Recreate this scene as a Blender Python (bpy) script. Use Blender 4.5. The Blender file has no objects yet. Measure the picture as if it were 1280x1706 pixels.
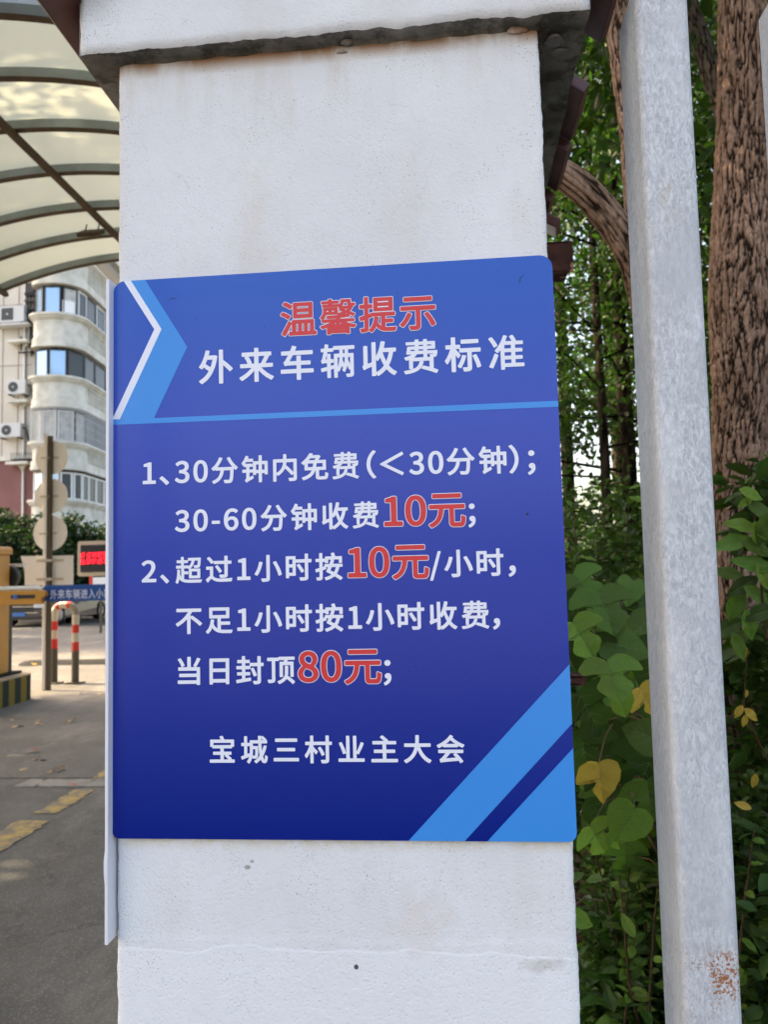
import bpy, bmesh, math, random
import numpy as np
from mathutils import Vector, Matrix, noise
R = math.radians
random.seed(7); rng = np.random.default_rng(7)
S = bpy.context.scene
C = S.collection

# ------------------------------------------------------------------ camera
cam_d = bpy.data.cameras.new('camera'); cam = bpy.data.objects.new('camera', cam_d); C.objects.link(cam)
yaw, pitch, roll = R(5.21327926), R(4.36678603), R(-1.43807628)
fw = Vector((-math.sin(yaw)*math.cos(pitch), math.cos(yaw)*math.cos(pitch), math.sin(pitch)))
rt = Vector((math.cos(yaw), math.sin(yaw), 0)); up = rt.cross(fw)
rt2 = rt*math.cos(roll)+up*math.sin(roll); up2 = up*math.cos(roll)-rt*math.sin(roll)
m = Matrix((rt2, up2, -fw)).transposed().to_4x4(); m.translation = (0, 0, 1.55)
cam.matrix_world = m
cam_d.sensor_fit = 'VERTICAL'; cam_d.sensor_height = 36; cam_d.sensor_width = 27
cam_d.lens = 1250/1706*36; cam_d.clip_start = .02; cam_d.clip_end = 3000
cam_d.dof.use_dof = True; cam_d.dof.focus_distance = 1.03; cam_d.dof.aperture_fstop = 8.0
S.camera = cam
# ------------------------------------------------------------------ world, sun, exposure
SUN_AZ, SUN_EL = R(-78), R(42)                 # measured from +Y towards +X
w = bpy.data.worlds.new('World'); S.world = w; w.use_nodes = True
nt = w.node_tree; sky = nt.nodes.new('ShaderNodeTexSky'); sky.sky_type = 'NISHITA'; sky.sun_disc = False
sky.sun_elevation = SUN_EL; sky.sun_rotation = SUN_AZ; sky.air_density = 1.0; sky.dust_density = 5.0; sky.ozone_density = 1.0
hz = nt.nodes.new('ShaderNodeMixRGB'); hz.blend_type = 'MULTIPLY'; hz.inputs[0].default_value = 1; hz.inputs[2].default_value = (1.0, .885, .765, 1)   # milky, slightly warm haze over the blue
nt.links.new(sky.outputs[0], hz.inputs[1]); nt.links.new(hz.outputs[0], nt.nodes['Background'].inputs[0]); nt.nodes['Background'].inputs[1].default_value = .15
sd = bpy.data.lights.new('sun', 'SUN'); sd.energy = 2.7; sd.angle = R(.5); sd.color = (1, .78, .50)
so = bpy.data.objects.new('sun', sd); C.objects.link(so)
sv = Vector((math.sin(SUN_AZ)*math.cos(SUN_EL), math.cos(SUN_AZ)*math.cos(SUN_EL), math.sin(SUN_EL)))
so.rotation_euler = sv.to_track_quat('Z', 'Y').to_euler(); so.location = (0, 0, 30)
S.view_settings.view_transform = 'Standard'; S.view_settings.look = 'None'
S.view_settings.gamma = 1; S.view_settings.use_curve_mapping = False
S.view_settings.exposure = 2.47
S.render.engine = 'CYCLES'
S.cycles.max_bounces = 8; S.cycles.diffuse_bounces = 4; S.cycles.transmission_bounces = 6

# ------------------------------------------------------------------ materials
def mat(name, col=(.5, .5, .5), rough=.7, spec=.4, metal=0, bump=None, var=None, coat=0, emit=None, translucent=0, objrand=0, spots=None):
    """bump=(scale, strength, detail); var=(scale, dark colour, amount); spots=(scale, threshold, colour)"""
    M = bpy.data.materials.new(name); M.use_nodes = True; n = M.node_tree.nodes; l = M.node_tree.links
    b = n['Principled BSDF']; b.inputs['Base Color'].default_value = (*col, 1)
    b.inputs['Roughness'].default_value = rough; b.inputs['Specular IOR Level'].default_value = spec
    b.inputs['Metallic'].default_value = metal; b.inputs['Coat Weight'].default_value = coat
    tc = n.new('ShaderNodeTexCoord'); co = tc.outputs['Object']
    colout = None
    if var:
        t = n.new('ShaderNodeTexNoise'); t.inputs['Scale'].default_value = var[0]; t.inputs['Detail'].default_value = 6
        l.new(co, t.inputs['Vector'])
        r = n.new('ShaderNodeValToRGB'); r.color_ramp.elements[0].position = .35; r.color_ramp.elements[1].position = .65
        r.color_ramp.elements[0].color = (*[a*(1-var[2])+b_*var[2] for a, b_ in zip(col, var[1])], 1); r.color_ramp.elements[1].color = (*col, 1)
        l.new(t.outputs[0], r.inputs[0]); colout = r.outputs[0]
    if spots:
        t = n.new('ShaderNodeTexNoise'); t.inputs['Scale'].default_value = spots[0]; t.inputs['Detail'].default_value = 4
        l.new(co, t.inputs['Vector'])
        mr = n.new('ShaderNodeMapRange'); mr.inputs[1].default_value = spots[1]; mr.inputs[2].default_value = spots[1]+.05
        l.new(t.outputs[0], mr.inputs[0])
        mx = n.new('ShaderNodeMixRGB'); mx.inputs[2].default_value = (*spots[2], 1); l.new(mr.outputs[0], mx.inputs[0])
        if colout: l.new(colout, mx.inputs[1])
        else: mx.inputs[1].default_value = (*col, 1)
        colout = mx.outputs[0]
    if objrand:
        oi = n.new('ShaderNodeObjectInfo'); h = n.new('ShaderNodeHueSaturation')
        mr = n.new('ShaderNodeMapRange'); mr.inputs[3].default_value = 1-objrand; mr.inputs[4].default_value = 1+objrand
        ge = n.new('ShaderNodeNewGeometry'); ad = n.new('ShaderNodeMath'); ad.operation = 'ADD'
        l.new(oi.outputs['Random'], ad.inputs[0]); l.new(ge.outputs['Random Per Island'], ad.inputs[1])
        fr = n.new('ShaderNodeMath'); fr.operation = 'FRACT'; l.new(ad.outputs[0], fr.inputs[0])
        l.new(fr.outputs[0], mr.inputs[0]); l.new(mr.outputs[0], h.inputs['Value'])
        mh = n.new('ShaderNodeMapRange'); mh.inputs[3].default_value = .5-.05*objrand; mh.inputs[4].default_value = .5+.03*objrand
        l.new(fr.outputs[0], mh.inputs[0]); l.new(mh.outputs[0], h.inputs['Hue'])
        if colout: l.new(colout, h.inputs['Color'])
        else: h.inputs['Color'].default_value = (*col, 1)
        colout = h.outputs[0]
    if colout: l.new(colout, b.inputs['Base Color'])
    if bump:
        t = n.new('ShaderNodeTexNoise'); t.inputs['Scale'].default_value = bump[0]; t.inputs['Detail'].default_value = bump[2] if len(bump) > 2 else 4
        l.new(co, t.inputs['Vector'])
        bp = n.new('ShaderNodeBump'); bp.inputs['Strength'].default_value = bump[1]; bp.inputs['Distance'].default_value = .002 if len(bump) < 4 else bump[3]
        l.new(t.outputs[0], bp.inputs['Height']); l.new(bp.outputs[0], b.inputs['Normal'])
    if emit:
        b.inputs['Emission Color'].default_value = (*emit[0], 1); b.inputs['Emission Strength'].default_value = emit[1]
    if translucent:
        tr = n.new('ShaderNodeBsdfTranslucent'); mx = n.new('ShaderNodeMixShader'); mx.inputs[0].default_value = translucent
        if colout:
            g = n.new('ShaderNodeMixRGB'); g.blend_type = 'MULTIPLY'; g.inputs[0].default_value = 1; g.inputs[2].default_value = (1.5, 1.7, .7, 1)
            if name.startswith('leaf'): l.new(colout, g.inputs[1]); l.new(g.outputs[0], tr.inputs[0])
            else: l.new(colout, tr.inputs[0])
        else: tr.inputs[0].default_value = (*col, 1)
        l.new(b.outputs[0], mx.inputs[1]); l.new(tr.outputs[0], mx.inputs[2])
        l.new(mx.outputs[0], n['Material Output'].inputs['Surface'])
    return M

class NB:
    """small node-building helper for the hand-written materials"""
    def __init__(s, name):
        s.M = bpy.data.materials.new(name); s.M.use_nodes = True; s.n = s.M.node_tree.nodes; s.l = s.M.node_tree.links
        s.b = s.n['Principled BSDF']; s.tc = s.n.new('ShaderNodeTexCoord'); s.co = s.tc.outputs['Object']
        s.sep = s.n.new('ShaderNodeSeparateXYZ'); s.l.new(s.co, s.sep.inputs[0])
    def setv(s, sock, v):
        if isinstance(v, bpy.types.NodeSocket): s.l.new(v, sock)
        elif isinstance(v, tuple) and len(v) == 3 and len(sock.default_value) == 4: sock.default_value = (*v, 1)
        else: sock.default_value = v
    def noise(s, scale, detail=4, rough=.5, vec=None, dist=0):
        t = s.n.new('ShaderNodeTexNoise'); t.inputs['Scale'].default_value = scale; t.inputs['Detail'].default_value = detail
        t.inputs['Roughness'].default_value = rough; t.inputs['Distortion'].default_value = dist
        s.l.new(vec or s.co, t.inputs['Vector']); return t.outputs[0]
    def voro(s, scale, vec=None, feature='F1'):
        t = s.n.new('ShaderNodeTexVoronoi'); t.feature = feature; t.inputs['Scale'].default_value = scale
        s.l.new(vec or s.co, t.inputs['Vector']); return t.outputs['Distance']
    def mapv(s, sc=(1, 1, 1), loc=(0, 0, 0), rot=(0, 0, 0)):
        t = s.n.new('ShaderNodeMapping'); t.inputs['Scale'].default_value = sc; t.inputs['Location'].default_value = loc; t.inputs['Rotation'].default_value = rot
        s.l.new(s.co, t.inputs[0]); return t.outputs[0]
    def rng(s, v, a, b, c=0., d=1.):
        t = s.n.new('ShaderNodeMapRange'); s.setv(t.inputs[0], v)
        for i, q in enumerate((a, b, c, d)): t.inputs[i+1].default_value = q
        return t.outputs[0]
    def math(s, op, a, b=0.):
        t = s.n.new('ShaderNodeMath'); t.operation = op; s.setv(t.inputs[0], a); s.setv(t.inputs[1], b); return t.outputs[0]
    def mix(s, f, a, b, mode='MIX'):
        t = s.n.new('ShaderNodeMixRGB'); t.blend_type = mode; s.setv(t.inputs[0], f); s.setv(t.inputs[1], a); s.setv(t.inputs[2], b); return t.outputs[0]
    def bump(s, h, strength, dist=.002, nrm=None):
        t = s.n.new('ShaderNodeBump'); t.inputs['Strength'].default_value = strength; t.inputs['Distance'].default_value = dist
        s.l.new(h, t.inputs['Height'])
        if nrm: s.l.new(nrm, t.inputs['Normal'])
        return t.outputs[0]
    def done(s, col, rough=.8, nrm=None, spec=.3, coat=0):
        s.setv(s.b.inputs['Base Color'], col); s.setv(s.b.inputs['Roughness'], rough); s.b.inputs['Specular IOR Level'].default_value = spec
        s.b.inputs['Coat Weight'].default_value = coat
        if nrm: s.l.new(nrm, s.b.inputs['Normal'])
        return s.M

def stucco():
    k = NB('white_stucco'); X, Y, Z = k.sep.outputs
    base = k.mix(k.rng(k.noise(3, 5, .6), .35, .7), (.75, .762, .782), (.67, .672, .688))
    # worn, warmer and dirtier patches
    st = k.rng(k.noise(5, 6, .65, k.mapv((1, 1, .35))), .52, .72)
    base = k.mix(k.math('MULTIPLY', st, .45), base, (.58, .535, .49))
    # the lower repaint with its wavy upper border is a cleaner white
    wv = k.noise(6, 3, .5, k.mapv((1, 1, 0)))
    edge = k.math('ADD', Z, k.rng(wv, .3, .7, -.012, .012))
    low = k.rng(edge, 1.058, 1.055)
    base = k.mix(k.math('MULTIPLY', low, .6), base, (.77, .785, .81))
    # rusty drip line under the cap
    rn = k.noise(14, 5, .6, k.mapv((1, 1, .3)))
    upm = k.rng(Z, 2.303, 2.298); rb = k.math('MULTIPLY', k.math('MULTIPLY', k.rng(Z, 2.270, 2.292), upm), k.rng(rn, .34, .52))
    rb2 = k.math('MULTIPLY', k.math('MULTIPLY', k.rng(Z, 2.15, 2.3), upm), k.rng(k.noise(30, 4, .6, k.mapv((1, 1, .12))), .5, .75, 0, .5))
    yg = k.rng(Y, .996, .999); rb = k.math('MULTIPLY', rb, yg); rb2 = k.math('MULTIPLY', rb2, yg)
    base = k.mix(k.math('MULTIPLY', rb2, .75), base, (.50, .40, .28))
    base = k.mix(k.math('MULTIPLY', rb, .9), base, (.34, .17, .065))
    # cream line under the sign (old adhesive)
    ce = k.math('MULTIPLY', k.rng(Z, 1.180, 1.199), k.rng(k.noise(60, 3), .35, .6))
    base = k.mix(k.math('MULTIPLY', ce, k.rng(Z, 1.22, 1.2)), base, (.62, .56, .44))
    # smudge low on the right
    def blob(cx, cz, rx, rz, soft=.6):
        dx = k.math('DIVIDE', k.math('SUBTRACT', X, cx), rx); dz = k.math('DIVIDE', k.math('SUBTRACT', Z, cz), rz)
        d = k.math('SQRT', k.math('ADD', k.math('MULTIPLY', dx, dx), k.math('MULTIPLY', dz, dz)))
        return k.rng(k.math('ADD', d, k.rng(k.noise(45, 4), .3, .7, -.4, .4)), 1., 1-soft)
    base = k.mix(k.math('MULTIPLY', blob(.097, 1.045, .028, .012), .45), base, (.42, .38, .33))
    base = k.mix(k.math('MULTIPLY', blob(-.06, 1.10, .05, .05, .9), .22), base, (.62, .45, .36))
    base = k.mix(k.math('MULTIPLY', blob(-.27, 2.02, .04, .2, .9), .18), base, (.60, .50, .38))
    base = k.mix(k.math('MULTIPLY', blob(-.285, 1.160, .0045, .003, .5), .8), base, (.25, .24, .23))
    base = k.mix(k.math('MULTIPLY', blob(-.279, 1.168, .003, .002, .5), .7), base, (.25, .24, .23))
    base = k.mix(k.math('MULTIPLY', blob(-.143, 1.037, .0028, .003, .3), .95), base, (.05, .05, .05))
    # dirt in the pores: three sizes of specks gated by patchy noise
    for sc, th, sz, am in ((420, .60, .16, .75), (210, .60, .13, .85), (90, .62, .07, .9)):
        v = k.rng(k.voro(sc), sz*1.25, sz); gate = k.rng(k.noise(9 if sc > 300 else 17, 4, .6), th-.1, th+.06)
        edgeg = k.math('ADD', gate, k.math('ADD', k.rng(X, .115, .15, 0, .7), k.rng(X, -.435, -.47, 0, .7)))
        base = k.mix(k.math('MULTIPLY', k.math('MULTIPLY', v, k.math('MINIMUM', edgeg, 1.)), am), base, (.16, .145, .13))
    # hairline cracks
    wv3 = k.n.new('ShaderNodeTexNoise'); wv3.inputs['Scale'].default_value = 9; wv3.inputs['Detail'].default_value = 5; k.l.new(k.co, wv3.inputs['Vector'])
    wm = k.n.new('ShaderNodeVectorMath'); wm.operation = 'MULTIPLY_ADD'; k.l.new(wv3.outputs['Color'], wm.inputs[0]); wm.inputs[1].default_value = (.16, .16, .16); k.l.new(k.co, wm.inputs[2])
    cr = k.voro(3.2, wm.outputs[0], 'DISTANCE_TO_EDGE')
    base = k.mix(k.math('MULTIPLY', k.rng(cr, .0024, .0008), k.rng(k.noise(4), .56, .62, 0, .2)), base, (.3, .27, .24))
    g1 = k.noise(260, 3, .6); g2 = k.noise(55, 5, .6); v2 = k.voro(160)
    h = k.math('ADD', k.math('MULTIPLY', g1, .45), k.math('ADD', k.math('MULTIPLY', g2, .9), k.math('MULTIPLY', k.rng(v2, .0, .35), .35)))
    h = k.math('ADD', h, k.math('MULTIPLY', low, .5))
    n1 = k.bump(h, .75, .0018)
    return k.done(base, .9, n1, .15)

def galvanised():
    k = NB('galvanised_steel'); X, Y, Z = k.sep.outputs
    sp = k.noise(200, 4, .75, k.mapv((1, 1, .42), rot=(0, .45, 0)), .9)
    sp2 = k.noise(9, 5, .6)
    a = k.mix(k.rng(sp, .38, .62), (.36, .385, .42), (.62, .64, .67))
    a = k.mix(k.rng(sp2, .42, .62, 0, .7), a, (.43, .45, .475))
    fz = k.rng(k.noise(26, 4, .6, k.mapv((1, 1, .22))), .45, .65, 0, .35)
    a = k.mix(fz, a, (.66, .68, .70))
    # rust specks low on the post and a faint yellow scrape
    rn = k.noise(95, 6, .75)
    rg = k.noise(22, 3); rn = k.math('ADD', k.math('MULTIPLY', k.noise(240, 5, .75), .65), k.math('MULTIPLY', rg, .35))
    def band(z0, z1, x0, x1, th):
        zm = k.math('MULTIPLY', k.rng(Z, z0, z0+.035), k.rng(Z, z1, z1-.02)); xm = k.math('MULTIPLY', k.rng(X, x0, x0+.012), k.rng(X, x1, x1-.012))
        return k.math('MULTIPLY', k.math('MULTIPLY', zm, xm), k.rng(rn, th, th+.05))
    a = k.mix(band(.995, 1.09, .285, .345, .50), a, (.30, .11, .035))
    a = k.mix(band(.985, 1.085, .255, .29, .54), a, (.26, .12, .05))
    a = k.mix(k.math('MULTIPLY', band(1.98, 2.05, .28, .32, .53), .6), a, (.50, .38, .16))
    h = k.math('ADD', sp, k.math('MULTIPLY', k.noise(300, 2), .25))
    return k.done(a, k.rng(sp, .3, .7, .62, .42), k.bump(h, .28, .0010), .35)

def road():
    k = NB('worn_concrete_road'); X, Y, Z = k.sep.outputs
    a = k.mix(k.rng(k.noise(1.1, 7, .65), .35, .65), (.092, .088, .080), (.150, .142, .128))
    a = k.mix(k.rng(k.noise(5, 7, .75, k.mapv((1, .5, 1))), .45, .65, 0, .75), a, (.085, .082, .070)); a = k.mix(k.rng(k.noise(1.7, 7, .7, k.mapv((1, .35, 1))), .55, .68, 0, .5), a, (.26, .24, .205))
    a = k.mix(k.rng(k.noise(130, 3, .85), .57, .66, 0, .75), a, (.40, .38, .34))
    a = k.mix(k.rng(k.noise(55, 3, .7), .32, .27, 0, .55), a, (.05, .045, .04))
    wn = k.n.new('ShaderNodeTexNoise'); wn.inputs['Scale'].default_value = 2.2; wn.inputs['Detail'].default_value = 7; wn.inputs['Roughness'].default_value = .7; k.l.new(k.co, wn.inputs['Vector'])
    wm = k.n.new('ShaderNodeVectorMath'); wm.operation = 'MULTIPLY_ADD'; k.l.new(wn.outputs['Color'], wm.inputs[0]); wm.inputs[1].default_value = (.9, .9, .9); k.l.new(k.co, wm.inputs[2])
    cr = k.voro(.45, wm.outputs[0], 'DISTANCE_TO_EDGE')
    wb = k.n.new('ShaderNodeTexNoise')
    crk = k.math('MULTIPLY', k.rng(cr, .008, .003), k.rng(k.noise(.8), .5, .6))
    a = k.mix(k.math('MULTIPLY', crk, .5), a, (.05, .045, .04))
    
    return k.done(a, .88, k.bump(k.noise(90, 5, .7), .5, .004), .25)

def worn_yellow():
    k = NB('worn_yellow_paint')
    f = k.rng(k.noise(9, 6, .75), .44, .60, 0, .85)
    a = k.mix(f, (.20, .175, .13), (.50, .34, .09))
    a = k.mix(k.rng(k.noise(40, 4, .7), .6, .66), a, (.12, .10, .08))
    return k.done(a, .85, k.bump(k.noise(90, 5, .7), .4, .003), .25)

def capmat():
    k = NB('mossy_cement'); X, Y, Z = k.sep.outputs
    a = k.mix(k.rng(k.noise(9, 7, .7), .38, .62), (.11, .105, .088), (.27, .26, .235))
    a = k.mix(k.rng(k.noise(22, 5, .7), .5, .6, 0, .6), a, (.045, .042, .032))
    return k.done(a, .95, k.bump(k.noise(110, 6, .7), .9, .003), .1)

def signprint():
    k = NB('blue_sign_print'); X, Y, Z = k.sep.outputs
    a = k.mix(k.rng(Z, 1.2, 1.75), (.0008, .0125, .205), (.046, .078, .45))  # paler upward: print gradient plus sky reflection put into the colour
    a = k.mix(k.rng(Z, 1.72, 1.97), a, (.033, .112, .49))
    ds = k.math('MULTIPLY', k.rng(k.voro(60), .07, .045), k.rng(k.noise(11), .46, .58))
    a = k.mix(k.math('MULTIPLY', ds, .6), a, (.01, .01, .05))
    k.b.inputs['Coat Roughness'].default_value = .25
    return k.done(a, k.rng(k.noise(8, 5, .6), .3, .7, .15, .2), k.bump(k.noise(4, 2), .03, .002), .26)

def bark(name, a, b, c):
    """furrow colour from the modelled ridge height: corky plates paler, the inner bark of the fissures dark brown"""
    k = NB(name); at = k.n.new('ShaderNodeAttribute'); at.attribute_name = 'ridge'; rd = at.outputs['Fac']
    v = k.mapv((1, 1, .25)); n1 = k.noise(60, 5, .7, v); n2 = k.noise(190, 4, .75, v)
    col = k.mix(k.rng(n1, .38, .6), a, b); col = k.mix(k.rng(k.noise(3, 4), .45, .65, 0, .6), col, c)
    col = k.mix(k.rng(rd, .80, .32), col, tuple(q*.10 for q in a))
    h = k.math('ADD', k.math('MULTIPLY', rd, .6), k.math('ADD', k.math('MULTIPLY', n2, .5), k.math('MULTIPLY', n1, .6)))
    return k.done(col, .95, k.bump(h, .9, .010), .1)

M = dict(
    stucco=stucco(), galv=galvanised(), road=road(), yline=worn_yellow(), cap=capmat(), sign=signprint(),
    lightblue=mat('light_blue_print', (.045, .26, .72), .2, .4), white_print=mat('white_print', (.76, .78, .88), .4, .5), red_print=mat('red_print', (.60, .030, .035), .4, .5),
    dirtyplaster=mat('dirty_plaster', (.40, .37, .33), .9, .2, var=(60, (.16, .14, .12), .8), bump=(200, .7)),
    pvc=mat('white_pvc', (.70, .71, .76), .45, .4, bump=(60, .3)), pvc_edge=mat('pvc_core', (.74, .73, .76), .6, .3),
    tile=mat('maroon_glaze', (.12, .042, .038), .45, .5, var=(14, (.03, .015, .012), .7), bump=(40, .5)),
    rust=mat('rusty_steel', (.10, .040, .025), .85, .3, var=(30, (.03, .015, .012), .8), bump=(90, .9), spots=(55, .60, (.42, .20, .11))),
    steel_lit=mat('canopy_steel', (.30, .36, .37), .6, .4, var=(4, (.18, .20, .19), .6), bump=(40, .3)), steel_dark=mat('canopy_rust', (.10, .070, .045), .8, .3, var=(8, (.04, .03, .02), .6)),  # grey-green steel for ribs and columns, brown for flanges, purlins and eaves
    sheet=mat('canopy_sheet', (.70, .735, .59), .5, .3, translucent=.33, var=(1.2, (.64, .66, .53), .4)),
    sheetblue=mat('canopy_sheet_blue', (.34, .42, .46), .4, .3, translucent=.35),
    cream=mat('cream_render', (.56, .545, .49), .9, .2, var=(.5, (.42, .40, .35), .6), bump=(8, .3, 5, .01)),
    creamlight=mat('pale_band', (.62, .62, .57), .85, .2, var=(1.8, (.36, .36, .29), .6)), pinkwall=mat('maroon_render', (.22, .11, .105), .9, .2, var=(.7, (.16, .08, .08), .6)),
    winframe=mat('dark_frame', (.03, .04, .05), .5, .5), whiteframe=mat('white_frame', (.62, .64, .63), .5, .4),
    glass=mat('window_glass', (.30, .44, .62), .06, 1.0, metal=.55), darkglass=mat('dark_glass', (.045, .055, .06), .3, .3), curtain=mat('pale_curtain', (.55, .56, .55), .9, .1, var=(3, (.32, .34, .33), .9)),
    acwhite=mat('ac_casing', (.50, .52, .53), .6, .4), dark=mat('dark_plastic', (.018, .018, .018), .5, .4), grille=mat('dark_grille', (.05, .06, .065), .6, .3),
    signback=mat('sign_back', (.86, .82, .77), .55, .4, var=(2, (.74, .68, .61), .5)), polem=mat('grey_post', (.60, .53, .43), .5, .5, var=(5, (.44, .38, .30), .6)),
    cabinet=mat('orange_yellow_paint', (.58, .27, .022), .4, .5, var=(3, (.40, .17, .015), .5)), kerb=mat('island_concrete', (.38, .30, .20), .9, .2, var=(6, (.22, .18, .12), .6), bump=(50, .6)),
    stripe_y=mat('faded_yellow', (.22, .16, .02), .8, .3), stripe_k=mat('faded_black', (.022, .028, .025), .8, .3),
    banner=mat('blue_banner', (.018, .085, .33), .6, .3), bannertext=mat('banner_lettering', (.66, .68, .85), .6, .3), white=mat('white_paint', (.75, .78, .80), .4, .5),
    red=mat('red_paint', (.55, .030, .018), .5, .4), tubewhite=mat('off_white_paint', (.52, .47, .36), .5, .4), tubegrey=mat('worn_grey_tube', (.24, .20, .15), .6, .4), tubedark=mat('bare_grey_tube', (.085, .075, .05), .6, .4),
    ledred=mat('lit_red_led', (.3, 0, 0), .5, .2, emit=((1, .012, .03), .75)), screen=mat('led_screen', (.018, .019, .026), .4, .3), creamframe=mat('cream_frame', (.42, .36, .29), .6, .3),
    car_dark=mat('dark_car_paint', (.012, .016, .024), .18, .6, coat=1), car_grey=mat('grey_car_paint', (.10, .11, .115), .2, .6, coat=1), chrome=mat('chrome', (.6, .6, .6), .15, .6, metal=1),
    tyre=mat('tyre', (.012, .012, .012), .9, .2), lamp=mat('car_lamp', (.55, .57, .58), .1, .8), taillamp=mat('tail_lamp', (.35, .01, .01), .2, .6), plate=mat('blue_plate', (.04, .14, .42), .5, .4),
    lime=mat('lime_paint', (.38, .52, .03), .5, .4), rubber=mat('black_rubber', (.010, .011, .012), .85, .2, bump=(60, .5)), stone=mat('pale_stone', (.30, .285, .255), .9, .2, var=(7, (.18, .17, .15), .7), bump=(70, .6)),
    soil=mat('leafy_soil', (.035, .026, .017), .95, .1, var=(12, (.015, .012, .009), .7), bump=(25, .8, 6, .02)),
    litter=mat('leaf_litter', (.07, .037, .021), .85, .2, objrand=.6, translucent=.15), orangeleaf=mat('orange_leaf', (.30, .085, .03), .7, .3), paleleaf=mat('pale_fallen_leaf', (.36, .27, .16), .8, .2, objrand=.3),
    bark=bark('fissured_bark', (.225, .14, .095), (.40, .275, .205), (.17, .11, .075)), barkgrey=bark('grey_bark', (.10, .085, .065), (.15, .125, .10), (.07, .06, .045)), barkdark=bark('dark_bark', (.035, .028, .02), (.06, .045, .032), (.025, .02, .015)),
    stem=mat('brown_stem', (.06, .04, .022), .8, .2, bump=(80, .4)), petiole=mat('reddish_petiole', (.13, .085, .05), .7, .2),
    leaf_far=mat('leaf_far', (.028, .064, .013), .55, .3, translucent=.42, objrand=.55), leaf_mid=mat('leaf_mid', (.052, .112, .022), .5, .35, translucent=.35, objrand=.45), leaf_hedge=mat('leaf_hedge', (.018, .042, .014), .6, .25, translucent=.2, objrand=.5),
    leaf_dark=mat('leaf_dark', (.042, .082, .016), .5, .25, translucent=.25, objrand=.35, var=(30, (.024, .06, .018), .5), bump=(90, .3)),
    leaf_green=mat('leaf_green', (.088, .165, .028), .5, .25, translucent=.3, objrand=.3, var=(30, (.05, .11, .02), .5), bump=(90, .35)),
    leaf_light=mat('leaf_light', (.155, .27, .042), .5, .25, translucent=.3, objrand=.2, var=(25, (.09, .17, .03), .5), bump=(90, .35)),
    leaf_yellow=mat('leaf_yellow', (.50, .36, .05), .55, .3, translucent=.2, var=(35, (.42, .27, .05), .6), bump=(90, .35)),
    vein=mat('leaf_vein', (.115, .195, .055), .6, .3), veiny=mat('leaf_vein_yellow', (.40, .27, .06), .6, .3),
)

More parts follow.
